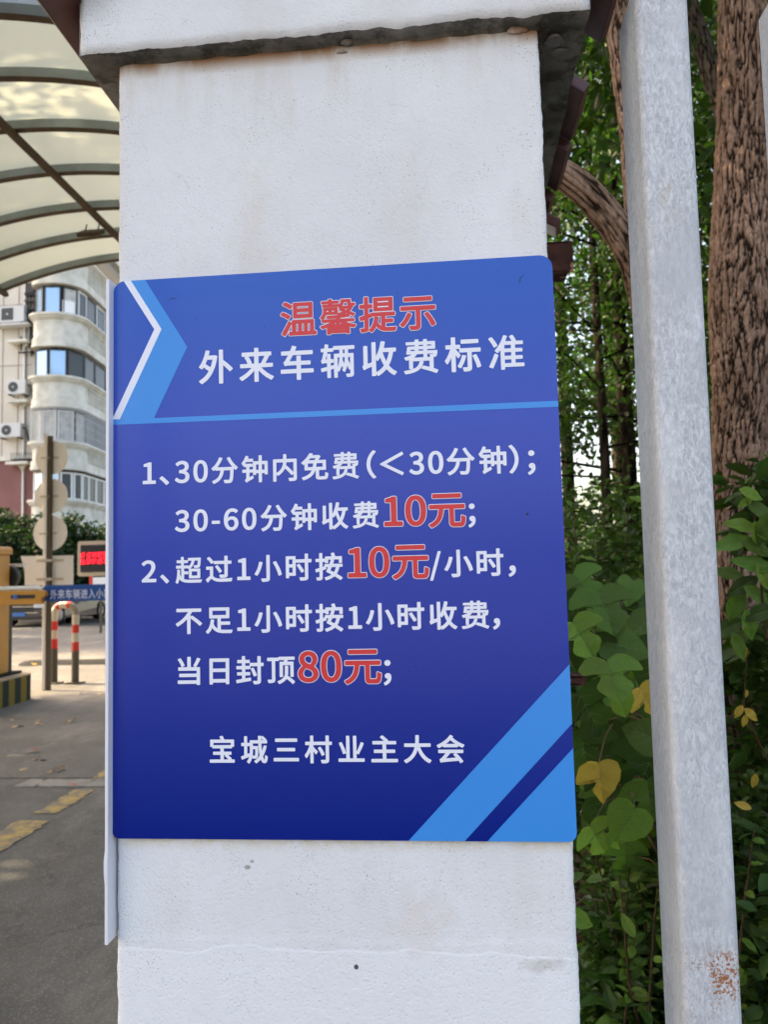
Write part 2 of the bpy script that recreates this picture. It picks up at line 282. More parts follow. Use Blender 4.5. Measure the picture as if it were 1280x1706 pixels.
# ------------------------------------------------------------------ helpers
def tag(o, label=None, cat=None, group=None, kind=None):
    if label: o['label'] = label
    if cat: o['category'] = cat
    if group: o['group'] = group
    if kind: o['kind'] = kind
    return o
def link(name, me, parent=None, mats=(), smooth=False):
    for mm in mats: me.materials.append(mm)
    if smooth: me.polygons.foreach_set('use_smooth', [True]*len(me.polygons))
    o = bpy.data.objects.new(name, me); C.objects.link(o)
    if parent is not None:
        o.parent = parent
        o.matrix_parent_inverse = Matrix.Identity(4) if parent.parent else Matrix.Translation(-Vector(parent.location))
    return o
def empty(name, loc, label, cat, group=None, kind=None):
    o = bpy.data.objects.new(name, None); C.objects.link(o); o.location = loc; o.empty_display_size = .1
    return tag(o, label, cat, group, kind)
class MB:
    def __init__(s): s.v = []; s.f = []; s.mi = []; s.sm = []
    def add(s, vs, fs, mi=0, sm=False):
        b = len(s.v); s.v += [tuple(v) for v in vs]; s.f += [tuple(i+b for i in f) for f in fs]; s.mi += [mi]*len(fs); s.sm += [sm]*len(fs); return s
    def box(s, x0, x1, y0, y1, z0, z1, mi=0, mtx=None):
        vs = [Vector((x, y, z)) for z in (z0, z1) for y in (y0, y1) for x in (x0, x1)]
        if mtx: vs = [mtx @ v for v in vs]
        return s.add(vs, [(0, 2, 3, 1), (4, 5, 7, 6), (0, 1, 5, 4), (2, 6, 7, 3), (0, 4, 6, 2), (1, 3, 7, 5)], mi)
    def prism(s, pts, y0, y1, mi=0):
        """polygon pts (x,z) extruded along y"""
        n = len(pts); a = sum(pts[i][0]*pts[(i+1) % n][1]-pts[(i+1) % n][0]*pts[i][1] for i in range(n))
        if a < 0: pts = pts[::-1]
        vs = [(x, y0, z) for x, z in pts]+[(x, y1, z) for x, z in pts]
        return s.add(vs, [tuple(range(n)), tuple(range(2*n-1, n-1, -1))]+[((i+1) % n, i, i+n, (i+1) % n+n) for i in range(n)], mi)
    def tube(s, path, rad, seg=10, mi=0, caps=True, sq=False):
        path = [Vector(p) for p in path]; n = len(path)
        rad = rad if isinstance(rad, (list, tuple)) else [rad]*n
        vs = []; t0 = (path[1]-path[0]).normalized(); u = t0.orthogonal().normalized()
        if abs(t0.z) > .9: u = Vector((1, 0, 0)); u = (u-t0*u.dot(t0)).normalized()
        for i, p in enumerate(path):
            t = (path[min(i+1, n-1)]-path[max(i-1, 0)]).normalized(); u = (u-t*u.dot(t)).normalized(); v = t.cross(u)
            for k in range(seg):
                a = 2*math.pi*(k+.5)/seg; vs.append(p+(u*math.cos(a)+v*math.sin(a))*rad[i])
        fs = [(i*seg+k, i*seg+(k+1) % seg, (i+1)*seg+(k+1) % seg, (i+1)*seg+k) for i in range(n-1) for k in range(seg)]
        s.add(vs, fs, mi, not sq)
        if caps: s.add(vs[:seg], [tuple(range(seg-1, -1, -1))], mi); s.add(vs[-seg:], [tuple(range(seg))], mi)
        return s
    def disc(s, c, r, y0, y1, seg=40, mi=0):
        return s.prism([(c[0]+r*math.cos(2*math.pi*i/seg), c[1]+r*math.sin(2*math.pi*i/seg)) for i in range(seg)], y0, y1, mi)
    def build(s, name, mats, parent=None, bevel=0, smooth=False):
        me = bpy.data.meshes.new(name); me.from_pydata(s.v, [], s.f)
        me.polygons.foreach_set('material_index', s.mi); me.polygons.foreach_set('use_smooth', s.sm); me.update()
        if getattr(s, 'ridge', None): me.attributes.new('ridge', 'FLOAT', 'POINT').data.foreach_set('value', s.ridge)
        if bevel:
            bm = bmesh.new(); bm.from_mesh(me); bmesh.ops.remove_doubles(bm, verts=bm.verts, dist=1e-5)
            es = [e for e in bm.edges if len(e.link_faces) == 2 and e.calc_face_angle(0) > .6]
            bmesh.ops.bevel(bm, geom=es, offset=bevel, segments=2, profile=.5, affect='EDGES', clamp_overlap=True); bm.to_mesh(me); bm.free()
        return link(name, me, parent, mats if isinstance(mats, (list, tuple)) else [mats])
def rounded(x0, x1, z0, z1, r, seg=6, rs=None):
    rs = rs or [r]*4; out = []
    for (cx, cz, a0, q) in ((x1, z1, 0, rs[0]), (x0, z1, 90, rs[1]), (x0, z0, 180, rs[2]), (x1, z0, 270, rs[3])):
        sx = -1 if cx == x1 else 1; sz = -1 if cz == z1 else 1
        for i in range(seg+1):
            a = R(a0+90*i/seg); out.append((cx+sx*q+q*math.cos(a), cz+sz*q+q*math.sin(a)))
    return out

# ------------------------------------------------------------------ ground
def sheet(name, x0, x1, y0, y1, z, mm, cuts=1, label=None):
    o = MB().add([(x0, y0, z), (x1, y0, z), (x1, y1, z), (x0, y1, z)], [(0, 1, 2, 3)]).build(name, mm)
    return tag(o, kind='structure')
sheet('ground', -1500, 1500, -1500, 1500, -.012, M['road'])
sheet('road', -7.5, .2, -30, 60, -.004, M['road'])
g = MB()                                                  # slightly uneven soil of the wood
NX, NY = 60, 60
for j in range(NY+1):
    for i in range(NX+1):
        x = .2+i*14/NX*(.3+.7*i/NX); y = -3+j*20/NY
        g.v.append((x, y, .0+.05*noise.noise(Vector((x*1.3, y*1.3, 0)))+.03*min(x-.2, 1.)))
for j in range(NY):
    for i in range(NX):
        a = j*(NX+1)+i; g.f.append((a, a+1, a+NX+2, a+NX+1)); g.mi.append(0); g.sm.append(True)
tag(g.build('woodland_soil', M['soil']), kind='structure')

# worn yellow line, two dashes
yl = MB()
for (xa, xb, ya, yb) in ((-2.84, -2.63, 3.6, 4.72), (-2.82, -2.66, 4.86, 5.42), (-2.84, -2.55, 5.66, 5.95)):
    n = 26; left = [(xa+random.uniform(-.018, .018), ya+(yb-ya)*i/n, .0005) for i in range(n+1)]; right = [(xb+random.uniform(-.018, .018), ya+(yb-ya)*i/n, .0005) for i in range(n+1)]
    yl.add(left+right, [(i, i+n+1, i+n+2, i+1) for i in range(n)])
tag(yl.build('yellow_road_line', M['yline']), kind='structure')
# paler strip of broken stones across the drive
strip = empty('paved_strip', (-2.9, 5.5, 0), None, None, kind='structure')
xs = [-3.33, -3.17, -3.02, -2.78, -2.62, -2.2]
for a, b in zip(xs, xs[1:]):
    q = lambda: random.uniform(-.015, .015)
    pts = [(a+.008+q(), 5.46+q()*.6), ((a+b)/2, 5.455+q()*.5), (b-.008+q(), 5.46+q()*.6), (b-.008+q(), 5.64+q()*.6), ((a+b)/2, 5.65+q()*.5), (a+.008+q()*2, 5.64+q()*.6)]
    n = 6; MB().add([(x, y, -.02) for x, y in pts]+[(x, y, .006) for x, y in pts], [tuple(range(n, 2*n))]+[(i, (i+1) % n, (i+1) % n+n, i+n) for i in range(n)]).build('stone', M['stone'], strip)
jt = MB(); px_ = -8.
path = []
while px_ < -2.3: path.append((px_, 5.69+.02*noise.noise(Vector((px_*3, 0, 0))), .001)); px_ += .12
for a, b in zip(path, path[1:]): jt.add([a, b, (b[0], b[1]+.014, b[2]), (a[0], a[1]+.014, a[2])], [(0, 1, 2, 3)])
jt.build('joint', M['rubber'], strip)

# ------------------------------------------------------------------ gate pillar
P0, P1 = -.4655, .142
pil = empty('gate_pillar', (-.16, 1.3, 0), 'white stuccoed gate pillar with mossy overhanging cap carrying the blue notice', 'pillar')
def grid_face(nx, nz, x0, x1, z0, z1):
    sh = MB(); xs = [x0+(x1-x0)*i/nx for i in range(nx+1)]; zs = [z0+(z1-z0)*j/nz for j in range(nz+1)]
    def disp(x, z, sidex):
        e = 0
        d = min(x-x0, x1-x)
        y = 1.0062+.0007*noise.noise(Vector((x*9, z*9, 3)))
        if z > 1.07+.006*noise.noise(Vector((x*7, 0, 0))): y += .0006
        if d < .012: y += (.012-d)**2*60*(.6+.8*abs(noise.noise(Vector((x*4, z*26, 1)))))*.35
        return y
    ring = []
    for j, z in enumerate(zs):
        for i, x in enumerate(xs):
            xx = x
            if i == 0: xx += .0014*noise.noise(Vector((0, z*22, 5)))+.001*noise.noise(Vector((0, z*90, 5)))
            if i == nx: xx += -.0015+.0022*noise.noise(Vector((9, z*16, 2)))+.0014*noise.noise(Vector((9, z*80, 2)))+(-.002 if z < 1.05 else 0)*0+.0035*min(max((2.05-z)/.4, -1), 0)*-1*0
            sh.v.append((xx, disp(x, z, 0), z))
    for j in range(nz):
        for i in range(nx):
            a = j*(nx+1)+i; sh.f.append((a, a+1, a+nx+2, a+nx+1)); sh.mi.append(0); sh.sm.append(True)
    # sides and back
    b = len(sh.v)
    for j, z in enumerate(zs): sh.v += [(x0+.001, 1.6, z), (x1-.001, 1.6, z)]
    for j in range(nz):
        l0, l1 = j*(nx+1), (j+1)*(nx+1); r0, r1 = l0+nx, l1+nx; q0, q1 = b+2*j, b+2*j+2
        sh.f += [(q0, l0, l1, q1), (r0, q0+1, q1+1, r1), (q0+1, q0, q1, q1+1)]; sh.mi += [0]*3; sh.sm += [False]*3
    return sh
grid_face(150, 560, P0, P1, -.02, 2.33).build('shaft', M['stucco'], pil)
# cap slab: rough white front, mossy underside
cp = MB(); nx = 200; cx0, cx1, cz0, cz1 = -.513, .2075, 2.296, 2.46
fr = []
for i in range(nx+1):
    x = cx0+(cx1-cx0)*i/nx
    eb = cz0+.004*noise.noise(Vector((x*13, 0, 0)))+.003*noise.noise(Vector((x*45, 3, 0)))+.0012*noise.noise(Vector((x*150, 8, 0)))
    fr.append((x, eb))
rows = [0, .004, .012, .03, .055, .08, .1, .13, .15]
for r_ in rows:
    for i, (x, eb) in enumerate(fr):
        k = max(0, .012-min(x-cx0, cx1-x)); y = .975+k*k*60
        if r_ < .001: y += .006
        elif r_ < .005: y += .0015
        yy = y+.0016*noise.noise(Vector((x*30, r_*30, 0)))
        xx = x
        if i == 0: xx += .009*noise.noise(Vector((0, r_*25+2, 0)))+(.10*(r_-.075) if r_ > .075 else 0)
        cp.v.append((xx, yy, eb+r_))
for j in range(len(rows)-1):
    for i in range(nx): a = j*(nx+1)+i; cp.f.append((a, a+1, a+nx+2, a+nx+1)); cp.mi.append(0); cp.sm.append(True)
b = len(cp.v)
# underside as a grid going back, edges ragged
ny = 40
for j in range(ny+1):
    t = j/ny; y = .981+t*(1.655-.981)
    for i, (x, eb) in enumerate(fr):
        xx = x
        if j and i in (0, nx): xx += .004*noise.noise(Vector((x, y*20, 0)))
        cp.v.append((xx, y+(.0016*noise.noise(Vector((x*30, 0, 0))) if j == 0 else 0), (eb*(1-min(1, t*8))+(cz0+.002)*min(1, t*8))+.0025*noise.noise(Vector((x*22, y*22, 0)))*(j > 0)))
for j in range(ny):
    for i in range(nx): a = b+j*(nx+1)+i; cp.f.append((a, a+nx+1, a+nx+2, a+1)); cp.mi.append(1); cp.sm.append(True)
top = cz0+.15
for x in (cx0, cx1): # side walls
    for j in range(ny):
        a = b+j*(nx+1)+(0 if x == cx0 else nx); a2 = a+nx+1; ya, yb = cp.v[a][1], cp.v[a2][1]
        cp.add([cp.v[a], cp.v[a2], (x, yb, top), (x, ya, top)], [(0, 1, 2, 3)] if x == cx1 else [(3, 2, 1, 0)], 0)
cp.add([(cx0, .98, top), (cx1, .98, top), (cx1, 1.655, top), (cx0, 1.655, top)], [(0, 1, 2, 3)], 0)
cp.build('cap_slab', [M['stucco'], M['cap']], pil)
# mortar bead where the cap meets the shaft
mb = MB(); n = 160; pts = []
for i in range(n+1):
    x = P0+(P1-P0)*i/n; pts.append((x, 1.0035+.003*noise.noise(Vector((x*30, 5, 0))), 2.2965+.003*noise.noise(Vector((x*24, 9, 0)))))
for a, b_ in zip(pts, pts[1:]):
    mb.add([(a[0], a[1]-.004, a[2]+.004), (b_[0], b_[1]-.004, b_[2]+.004), (b_[0], b_[1]+.004, b_[2]-.004), (a[0], a[1]+.004, a[2]-.004)], [(3, 2, 1, 0)], 0, True)
mb.build('mortar_joint', M['cap'], pil)
# pale repair patches smeared on the underside
def blobmesh(cx, cy, z, rx, ry, seedn, n=22):
    pts = [(cx+rx*math.cos(2*math.pi*i/n)*(1+.35*noise.noise(Vector((math.cos(2*math.pi*i/n)*2, math.sin(2*math.pi*i/n)*2, seedn)))), cy+ry*math.sin(2*math.pi*i/n)*(1+.35*noise.noise(Vector((math.cos(2*math.pi*i/n)*2, math.sin(2*math.pi*i/n)*2, seedn+5))))) for i in range(n)]
    return MB().add([(x, y, z) for x, y in pts]+[(cx+(x-cx)*.8, cy+(y-cy)*.8, z-.002) for x, y in pts], [tuple(range(2*n-1, n-1, -1))]+[((i+1) % n, i, i+n, (i+1) % n+n) for i in range(n)], 0)
grey = mat('grey_filler', (.24, .235, .23), .9, .2, var=(30, (.12, .12, .11), .8), bump=(90, .6))
for (cx_, cy_, rx, ry, sd_) in ((.166, 1.035, .012, .014, 1), (.178, 1.06, .013, .009, 4)):
    blobmesh(cx_, cy_, 2.2945, rx, ry, sd_).build('filler_patch', grey, pil)
def lump(cx, cy, cz, rx, ry, rz, mm, name, parent):
    bm = bmesh.new(); bmesh.ops.create_icosphere(bm, subdivisions=3, radius=1)
    for v in bm.verts:
        q = 1+.35*noise.noise(v.co*1.6+Vector((cx*50, 0, 0))); v.co = Vector((cx+v.co.x*rx*q, cy+v.co.y*ry*q, cz+v.co.z*rz*q))
    me = bpy.data.meshes.new(name); bm.to_mesh(me); bm.free(); return link(name, me, parent, [mm], True)
lump(.112, 1.004, 2.294, .013, .004, .006, M['stucco'], 'plaster_lump', pil)
lump(-.135, 1.006, 2.285, .007, .003, .0025, M['dirtyplaster'], 'plaster_lump', pil)
lump(-.128, 1.001, 2.296, .008, .004, .005, M['dirtyplaster'], 'plaster_lump', pil)
# maroon roof tiles along both eaves of the cap
def tile(x0, z0, x1, z1, y0, y1, th=.02):
    d = Vector((x1-x0, 0, z1-z0)).normalized(); nrm = Vector((-d.z, 0, d.x))
    if nrm.z < 0: nrm = -nrm
    a, b_ = Vector((x0, 0, z0)), Vector((x1, 0, z1)); q = [a, b_, b_+nrm*th, a+nrm*th]
    t_ = MB().prism([(p.x, p.z) for p in q], y0, y1)
    t_.build('roof_tile', M['tile'], pil, bevel=.002)
for (ya, yb) in ((.93, 1.12), (1.124, 1.31), (1.314, 1.50), (1.504, 1.70)):
    tile(-.5495, 2.348, -.16, 2.66, ya, yb)
for (ya, yb, dx, dz) in ((.93, 1.125, .0, 0), (1.25, 1.40, -.004, .004), (1.404, 1.56, -.010, -.012), (1.564, 1.72, -.022, -.03)):
    tile(.250+dx, 2.348+dz, -.14, 2.655+dz, ya, yb)
MB().prism([(-.53, 2.4455), (.228, 2.4455), (-.15, 2.70)], .955, 1.69).build('gable', M['cap'], pil)
# broken tile ends dangling behind the right side
for i, (x, y, z, a) in enumerate(((.222, 1.62, 2.300, .5), (.215, 1.70, 2.235, .9))):
    mt = Matrix.Translation((x, y, z)) @ Matrix.Rotation(a, 4, 'Y') @ Matrix.Rotation(.3, 4, 'X')
    MB().box(-.035, .035, -.07, .07, -.01, .01, 0, mt).build('tile_shard', M['tile'], pil, bevel=.003)
# rusty stubs of the old rails let into the right side
def stub(z, h, x1, y0, lab):
    s_ = MB(); n = 8
    for (xa, xb, ya, yb, za, zb) in ((P1-.01, x1, y0, y0+.004, z, z+h), (P1-.01, x1-.004, y0, y0+.04, z+h-.004, z+h+.0005), (P1-.01, x1-.008, y0, y0+.04, z-.0005, z+.004)):
        s_.box(xa, xb, ya, yb, za, zb)
    o = s_.build('rail_stub', M['rust'], pil, bevel=.0012); o['label'] = lab
stub(2.001, .049, .199, 1.15, 'short rusty channel stub beside the top right corner of the sign')
stub(1.371, .014, .190, 1.15, 'small rusty stub beside the lower right part of the sign')

# ------------------------------------------------------------------ edge board on the left side of the pillar
bd = MB(); zz0, zz1 = 1.067, 1.966; n = 60
pr = [(-.4745, .9875), (-.4702, .9868), (-.4697, .9885), (-.4699, 1.35), (-.4742, 1.35)]
vs = []
for j in range(n+1):
    z = zz0+(zz1-zz0)*j/n; k = .0016*math.exp(-((z-1.165)/.012)**2)
    tl = -.0035*(1-(z-zz0)/(zz1-zz0))*-.2
    for q, (x, y) in enumerate(pr): vs.append((x-(k if q in (0,) else 0)+tl+.0004*noise.noise(Vector((z*12, q, 0))), y-(k if q in (0, 1) else 0), z+(.004 if q == 2 and j == 0 else 0)))
bd.add(vs, [(j*5+q, j*5+(q+1) % 5, (j+1)*5+(q+1) % 5, (j+1)*5+q) for j in range(n) for q in range(5)], 0)
bd.add(vs[:5], [(4, 3, 2, 1, 0)]); bd.add(vs[-5:], [(0, 1, 2, 3, 4)])
tag(bd.build('edge_board', M['pvc']), 'thin white plastic board on edge along the left side of the pillar', 'board')

# ------------------------------------------------------------------ the notice
sgn = empty('notice_sign', (-.163, 1.0, 1.198), 'blue parking fee notice with Chinese lettering fixed to the white pillar', 'sign')
SX0, SX1, SZ0, SZ1 = -.4695, .1450, 1.1984, 1.9674
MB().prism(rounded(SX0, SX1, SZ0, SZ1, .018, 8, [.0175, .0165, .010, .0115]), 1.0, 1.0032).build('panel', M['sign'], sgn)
def flat(name, polys, y, mm, th=.0002):
    b_ = MB()
    for p in polys: b_.prism(p, y, y+th)
    return b_.build(name, mm, sgn)
flat('light_blue_arrow', [[(-.4439, 1.9673), (-.4232, 1.9673), (-.3621, 1.8671), (-.3992, 1.8945)], [(-.3992, 1.8945), (-.3621, 1.8671), (-.4105, 1.7682), (-.4600, 1.7686)],
     [(-.4694, 1.7688), (-.41045, 1.7682), (.1449, 1.7673), (.1449, 1.7593), (-.4694, 1.7612)]], .99975, M['lightblue'])
flat('white_chevron', [[(-.4545, 1.9673), (-.4440, 1.9673), (-.3992, 1.8945), (-.4097, 1.8948)], [(-.4097, 1.8948), (-.3992, 1.8945), (-.4600, 1.7687), (-.4694, 1.7690), (-.4694, 1.7720)]], .99955, M['white_print'])
flat('light_blue_stripe', [[(.1449, 1.4216), (-.0700, 1.1985), (.0024, 1.1985), (.1449, 1.3463)]], .99975, M['lightblue'])
flat('light_blue_corner', [[(.1449, 1.3155), (.0315, 1.1985), (.1335, 1.1985), (.1400, 1.2005), (.1438, 1.2045), (.1449, 1.2099)]], .99975, M['lightblue'])
GLYPHS = {
 '温': '984,-55 977,-68 964,-73 248,-72 234,-55 236,26 254,38 316,39 319,45 316,243 222,58 142,-80 129,-85 117,-82 48,-32 42,-18 44,-5 148,169 224,315 235,327 254,326 316,277 319,334 328,347 341,351 896,351 908,346 917,328 917,45 921,39 970,37 982,26|435,239 434,39 484,39 484,236 478,240|590,239 590,39 640,39 642,234 640,239 634,240|796,240 752,240 747,234 747,45 750,39 796,39 801,45 801,234|17,510 63,573 73,578 86,577 173,537 235,502 279,471 286,460 286,447 240,378 229,371 216,372 117,437 24,485 16,497|877,811 883,793 883,416 876,397 858,391 378,391 360,397 353,416 352,730 353,799 360,813 378,819 858,819|765,504 765,548 759,553 478,553 468,548 468,504 472,500 759,500|76,780 121,843 129,849 142,851 210,821 291,776 339,742 344,724 297,652 285,644 273,645 198,696 86,756 77,768|765,661 765,705 759,710 478,710 468,705 468,661 472,658 759,658',
 '温o': '1000,-62 988,-80 964,-90 254,-90 231,-80 219,-62 216,11 159,-87 142,-100 123,-102 104,-94 36,-43 28,-30 25,-11 30,2 134,177 210,325 229,342 248,345 260,342 297,313 310,351 335,367 896,367 921,357 933,334 934,58 977,52 998,33 1001,14|297,167 241,55 301,58 302,158|453,55 468,58 466,223 453,223 449,215 449,64|622,55 625,64 625,215 622,223 609,223 605,215 605,64 609,55|777,55 784,58 784,221 765,223 763,58|0,510 5,523 52,585 67,594 86,594 179,553 266,501 297,474 302,447 297,434 251,366 235,356 216,355 204,359 109,422 17,469 3,485|892,391 877,378 858,374 378,374 360,377 343,391 336,410 335,676 304,635 285,628 266,630 192,681 73,744 60,768 64,793 110,856 135,867 154,864 240,824 335,767 341,815 354,829 372,835 858,835 877,832 893,818 899,799 899,416|748,523 746,536 484,535 484,516 746,516|748,680 746,693 484,692 484,678 491,674 740,674',
 '馨': '210,-98 203,-93 199,-80 198,85 86,53 73,53 18,121 20,133 30,141 173,180 281,221 273,225 79,225 62,234 60,296 71,315 23,349 19,366 67,422 88,466 97,516 100,617 117,627 484,627 497,619 501,611 503,475 590,492 609,497 610,504 533,535 529,554 542,573 525,585 524,623 509,647 500,636 484,632 92,635 85,642 83,655 83,698 92,714 235,717 240,724 235,727 67,728 56,742 56,793 61,805 73,811 235,811 241,818 241,843 249,856 260,859 329,859 343,849 347,811 509,811 523,805 529,793 528,742 516,728 354,727 346,724 347,717 491,717 503,711 547,726 567,742 574,761 575,824 584,839 840,839 849,824 849,736 858,732 952,736 963,724 968,667 958,654 908,645 910,623 886,579 856,541 824,510 952,448 962,435 959,422 921,372 908,367 790,425 787,422 830,384 830,372 821,362 709,346 559,334 553,330 553,319 559,316 927,315 936,309 941,296 941,240 932,227 727,225 719,221 821,184 970,148 982,139 982,121 938,64 927,58 815,84 814,-80 802,-94 715,-94 706,-87 703,-74 696,-72 310,-72 304,-91 291,-99|308,14 310,11 696,11 703,14|404,183 410,179 441,179 446,183 446,202 441,208|597,183 553,210 553,183 559,179 590,179|487,422 478,432 185,432 151,366 116,322 117,317 441,316 446,322 441,328 216,326 206,334 189,397 204,410 466,416 484,418|710,441 715,436 756,441 734,452|251,541 248,545 198,543 196,516 248,514|401,541 397,545 341,542 341,516 397,514|668,573 727,550 760,573|621,661 771,661 752,698 746,753 671,754 651,698',
 '馨o': '48,816 61,825 73,827 223,828 228,856 248,873 335,874 355,862 366,827 509,827 528,822 539,812 545,799 547,747 558,761 559,831 565,844 580,856 833,858 852,851 863,837 869,749 946,753 971,742 980,724 984,673 981,655 964,639 928,629 901,573 855,516 964,459 977,441 975,416 933,360 921,352 896,353 852,376 840,356 827,346 748,334 927,332 946,323 955,309 957,296 957,240 946,217 927,208 827,208 817,202 977,163 994,152 1001,133 995,111 952,54 939,44 921,41 833,63 830,58 830,-80 826,-93 816,-106 796,-112 715,-111 701,-106 684,-88 329,-88 322,-90 310,-108 297,-115 210,-115 192,-106 183,-87 182,58 179,63 86,36 67,37 54,45 5,108 1,127 9,146 23,157 187,202 173,208 73,208 54,217 43,240 45,315 15,334 3,353 6,378 37,410 65,454 80,516 82,617 66,648 67,711 48,722 39,742 40,799|150,334 188,334 179,368 173,369|565,504 522,523 517,516 518,497 522,494|658,680 740,678 730,736 684,737 675,711',
 '提': '154,859 235,862 250,856 256,843 257,667 260,661 347,661 361,655 367,642 368,567 360,551 347,546 260,545 257,541 257,410 260,402 366,431 939,431 957,422 962,410 961,340 954,328 946,324 704,322 703,253 709,250 889,250 902,246 913,227 913,165 908,151 896,143 709,143 703,139 703,33 709,27 740,25 970,25 983,22 991,14 994,1 964,-81 946,-88 715,-86 653,-78 603,-65 553,-42 509,-10 459,52 432,1 397,-47 372,-76 341,-102 322,-99 262,-49 254,-20 250,-36 235,-62 198,-84 160,-92 104,-96 67,-94 56,-87 32,-11 31,1 36,10 48,18 141,20 142,234 135,240 54,214 36,216 27,227 7,309 11,322 23,331 141,366 142,541 135,546 36,546 23,553 18,567 18,642 25,655 36,660 137,661 142,667 142,843|260,-23 298,14 328,52 350,89 386,183 407,303 422,320 503,311 516,303 520,284 503,183 515,152 541,110 584,67 586,322 366,323 354,312 257,278 255,-18|902,821 907,805 907,479 896,461 883,458 410,458 391,467 387,479 387,805 389,818 397,826 410,830 883,830|501,592 503,561 784,561 790,566 790,592 784,595 509,595|501,724 501,698 509,694 784,694 790,698 790,724 784,728 509,728',
 '提o': '908,838 920,824 923,812 923,485 921,466 908,447 952,445 973,428 978,410 977,334 965,315 946,307 721,305 721,267 889,266 913,259 924,246 929,234 929,165 920,139 896,126 721,125 719,45 759,41 970,42 989,38 1006,20 1010,1 984,-80 977,-92 964,-101 946,-104 771,-104 653,-95 597,-80 543,-55 497,-21 466,15 459,17 407,-62 365,-106 347,-117 329,-118 316,-114 254,-65 223,-91 179,-106 73,-112 48,-102 38,-87 16,-18 16,8 23,21 42,33 117,34 125,39 125,215 117,217 54,197 36,198 23,205 11,224 -9,315 -2,333 11,344 125,378 125,523 123,529 36,529 12,541 1,567 1,642 11,664 30,676 125,680 125,843 135,866 148,875 167,878 235,878 260,868 273,843 274,680 347,677 366,671 370,680 370,812 378,831 397,844 883,846|279,18 316,64 354,139 381,240 390,303 385,306 372,305 360,297 273,265 273,26|565,306 535,303 537,284 520,183 541,139 565,106 570,114 570,296|273,428 279,425 354,446 385,447 371,472 370,529 366,535 347,529 276,529 273,523',
 '示': '960,535 964,523 964,447 958,434 946,427 565,424 565,20 561,-24 547,-55 522,-78 484,-92 441,-99 302,-99 290,-87 262,1 266,14 279,22 428,20 435,21 439,26 439,422 428,427 61,427 43,435 38,447 38,529 47,541 61,546 939,546 952,543|326,347 333,334 332,322 307,265 254,167 187,70 123,-2 111,-11 98,-11 21,39 13,52 17,69 85,139 119,183 170,265 217,366 235,374|671,338 746,370 759,371 771,363 861,234 916,139 956,52 956,39 948,26 865,-12 852,-11 843,-5 782,127 726,221 665,309 663,328|876,768 875,686 871,678 858,670 148,670 135,674 127,692 128,774 135,784 148,789 852,789 871,781',
 '示o': '976,541 980,523 979,441 969,422 952,412 583,410 581,20 576,-30 559,-67 529,-93 491,-108 441,-115 310,-118 291,-113 275,-93 245,1 255,26 279,39 422,39 422,410 54,411 32,422 21,447 23,535 36,554 54,562 939,562 958,558|337,359 349,340 349,322 297,209 235,108 198,58 135,-13 117,-26 92,-26 10,26 -4,52 2,77 68,146 104,192 154,271 206,378 223,388 241,389 322,367|659,350 746,387 765,386 784,374 877,240 935,139 973,52 972,33 959,14 871,-27 852,-28 832,-18 766,121 714,209 649,303 646,328|892,686 877,661 852,653 148,653 126,661 112,680 110,768 120,793 135,803 148,805 858,805 882,793 892,774',
 '外': '609,863 690,863 703,858 710,849 714,560 731,554 852,454 953,359 988,315 983,296 921,242 908,236 896,237 809,328 715,415 712,410 712,-80 707,-93 690,-102 609,-101 597,-96 589,-80 589,837 595,856|229,864 310,850 327,837 328,824 301,711 478,712 534,695 544,686 548,673 517,504 476,366 422,239 359,133 285,42 204,-31 111,-92 98,-94 86,-88 54,-53 20,-24 16,-11 19,1 117,65 167,105 240,183 295,265 292,271 248,308 154,377 117,330 98,326 23,380 17,397 21,410 60,460 91,510 123,573 171,698 210,849 216,858|408,592 260,592 208,472 266,437 347,377 378,460',
 '来': '918,736 926,717 926,648 922,636 908,626 848,623 856,611 856,598 757,422 765,419 956,416 963,410 968,397 968,322 964,312 946,302 653,302 643,296 703,234 806,146 865,105 984,39 991,26 989,14 927,-58 914,-62 902,-58 783,14 671,104 565,215 562,209 562,-80 557,-93 547,-100 459,-102 447,-97 439,-87 438,209 435,214 378,153 273,58 160,-21 98,-56 86,-58 73,-53 17,11 12,26 22,45 135,106 198,149 298,234 357,296 347,302 54,302 42,307 36,315 35,397 39,410 48,417 241,419 248,422 214,504 164,592 165,611 182,623 104,626 85,636 82,648 82,717 89,736 104,742 435,742 438,749 438,843 447,859 466,863 541,863 556,856 562,843 562,749 565,742 902,742|435,419 438,422 437,623 280,623 321,554 351,491 369,441 365,422 372,419|565,419 628,419 633,422 634,435 696,549 725,611 727,625 562,623 562,428',
 '车': '959,95 939,88 615,88 609,83 608,-87 598,-99 584,-103 503,-102 489,-93 485,-80 485,83 478,88 61,88 48,92 39,108 39,183 42,196 54,206 485,209 485,309 478,314 248,313 198,308 167,299 149,309 119,391 118,403 126,416 152,435 171,460 250,598 67,602 58,611 55,623 55,698 61,711 79,718 304,718 310,721 319,742 363,856 372,865 385,868 477,843 489,830 490,818 450,724 453,718 921,718 939,712 947,698 946,617 939,606 927,600 391,600 295,435 304,430 478,430 485,435 485,560 489,573 503,582 597,580 605,573 609,560 609,435 615,430 858,430 875,422 881,410 881,334 875,322 865,315 615,314 609,310 609,208 952,204 961,196 965,183 965,108',
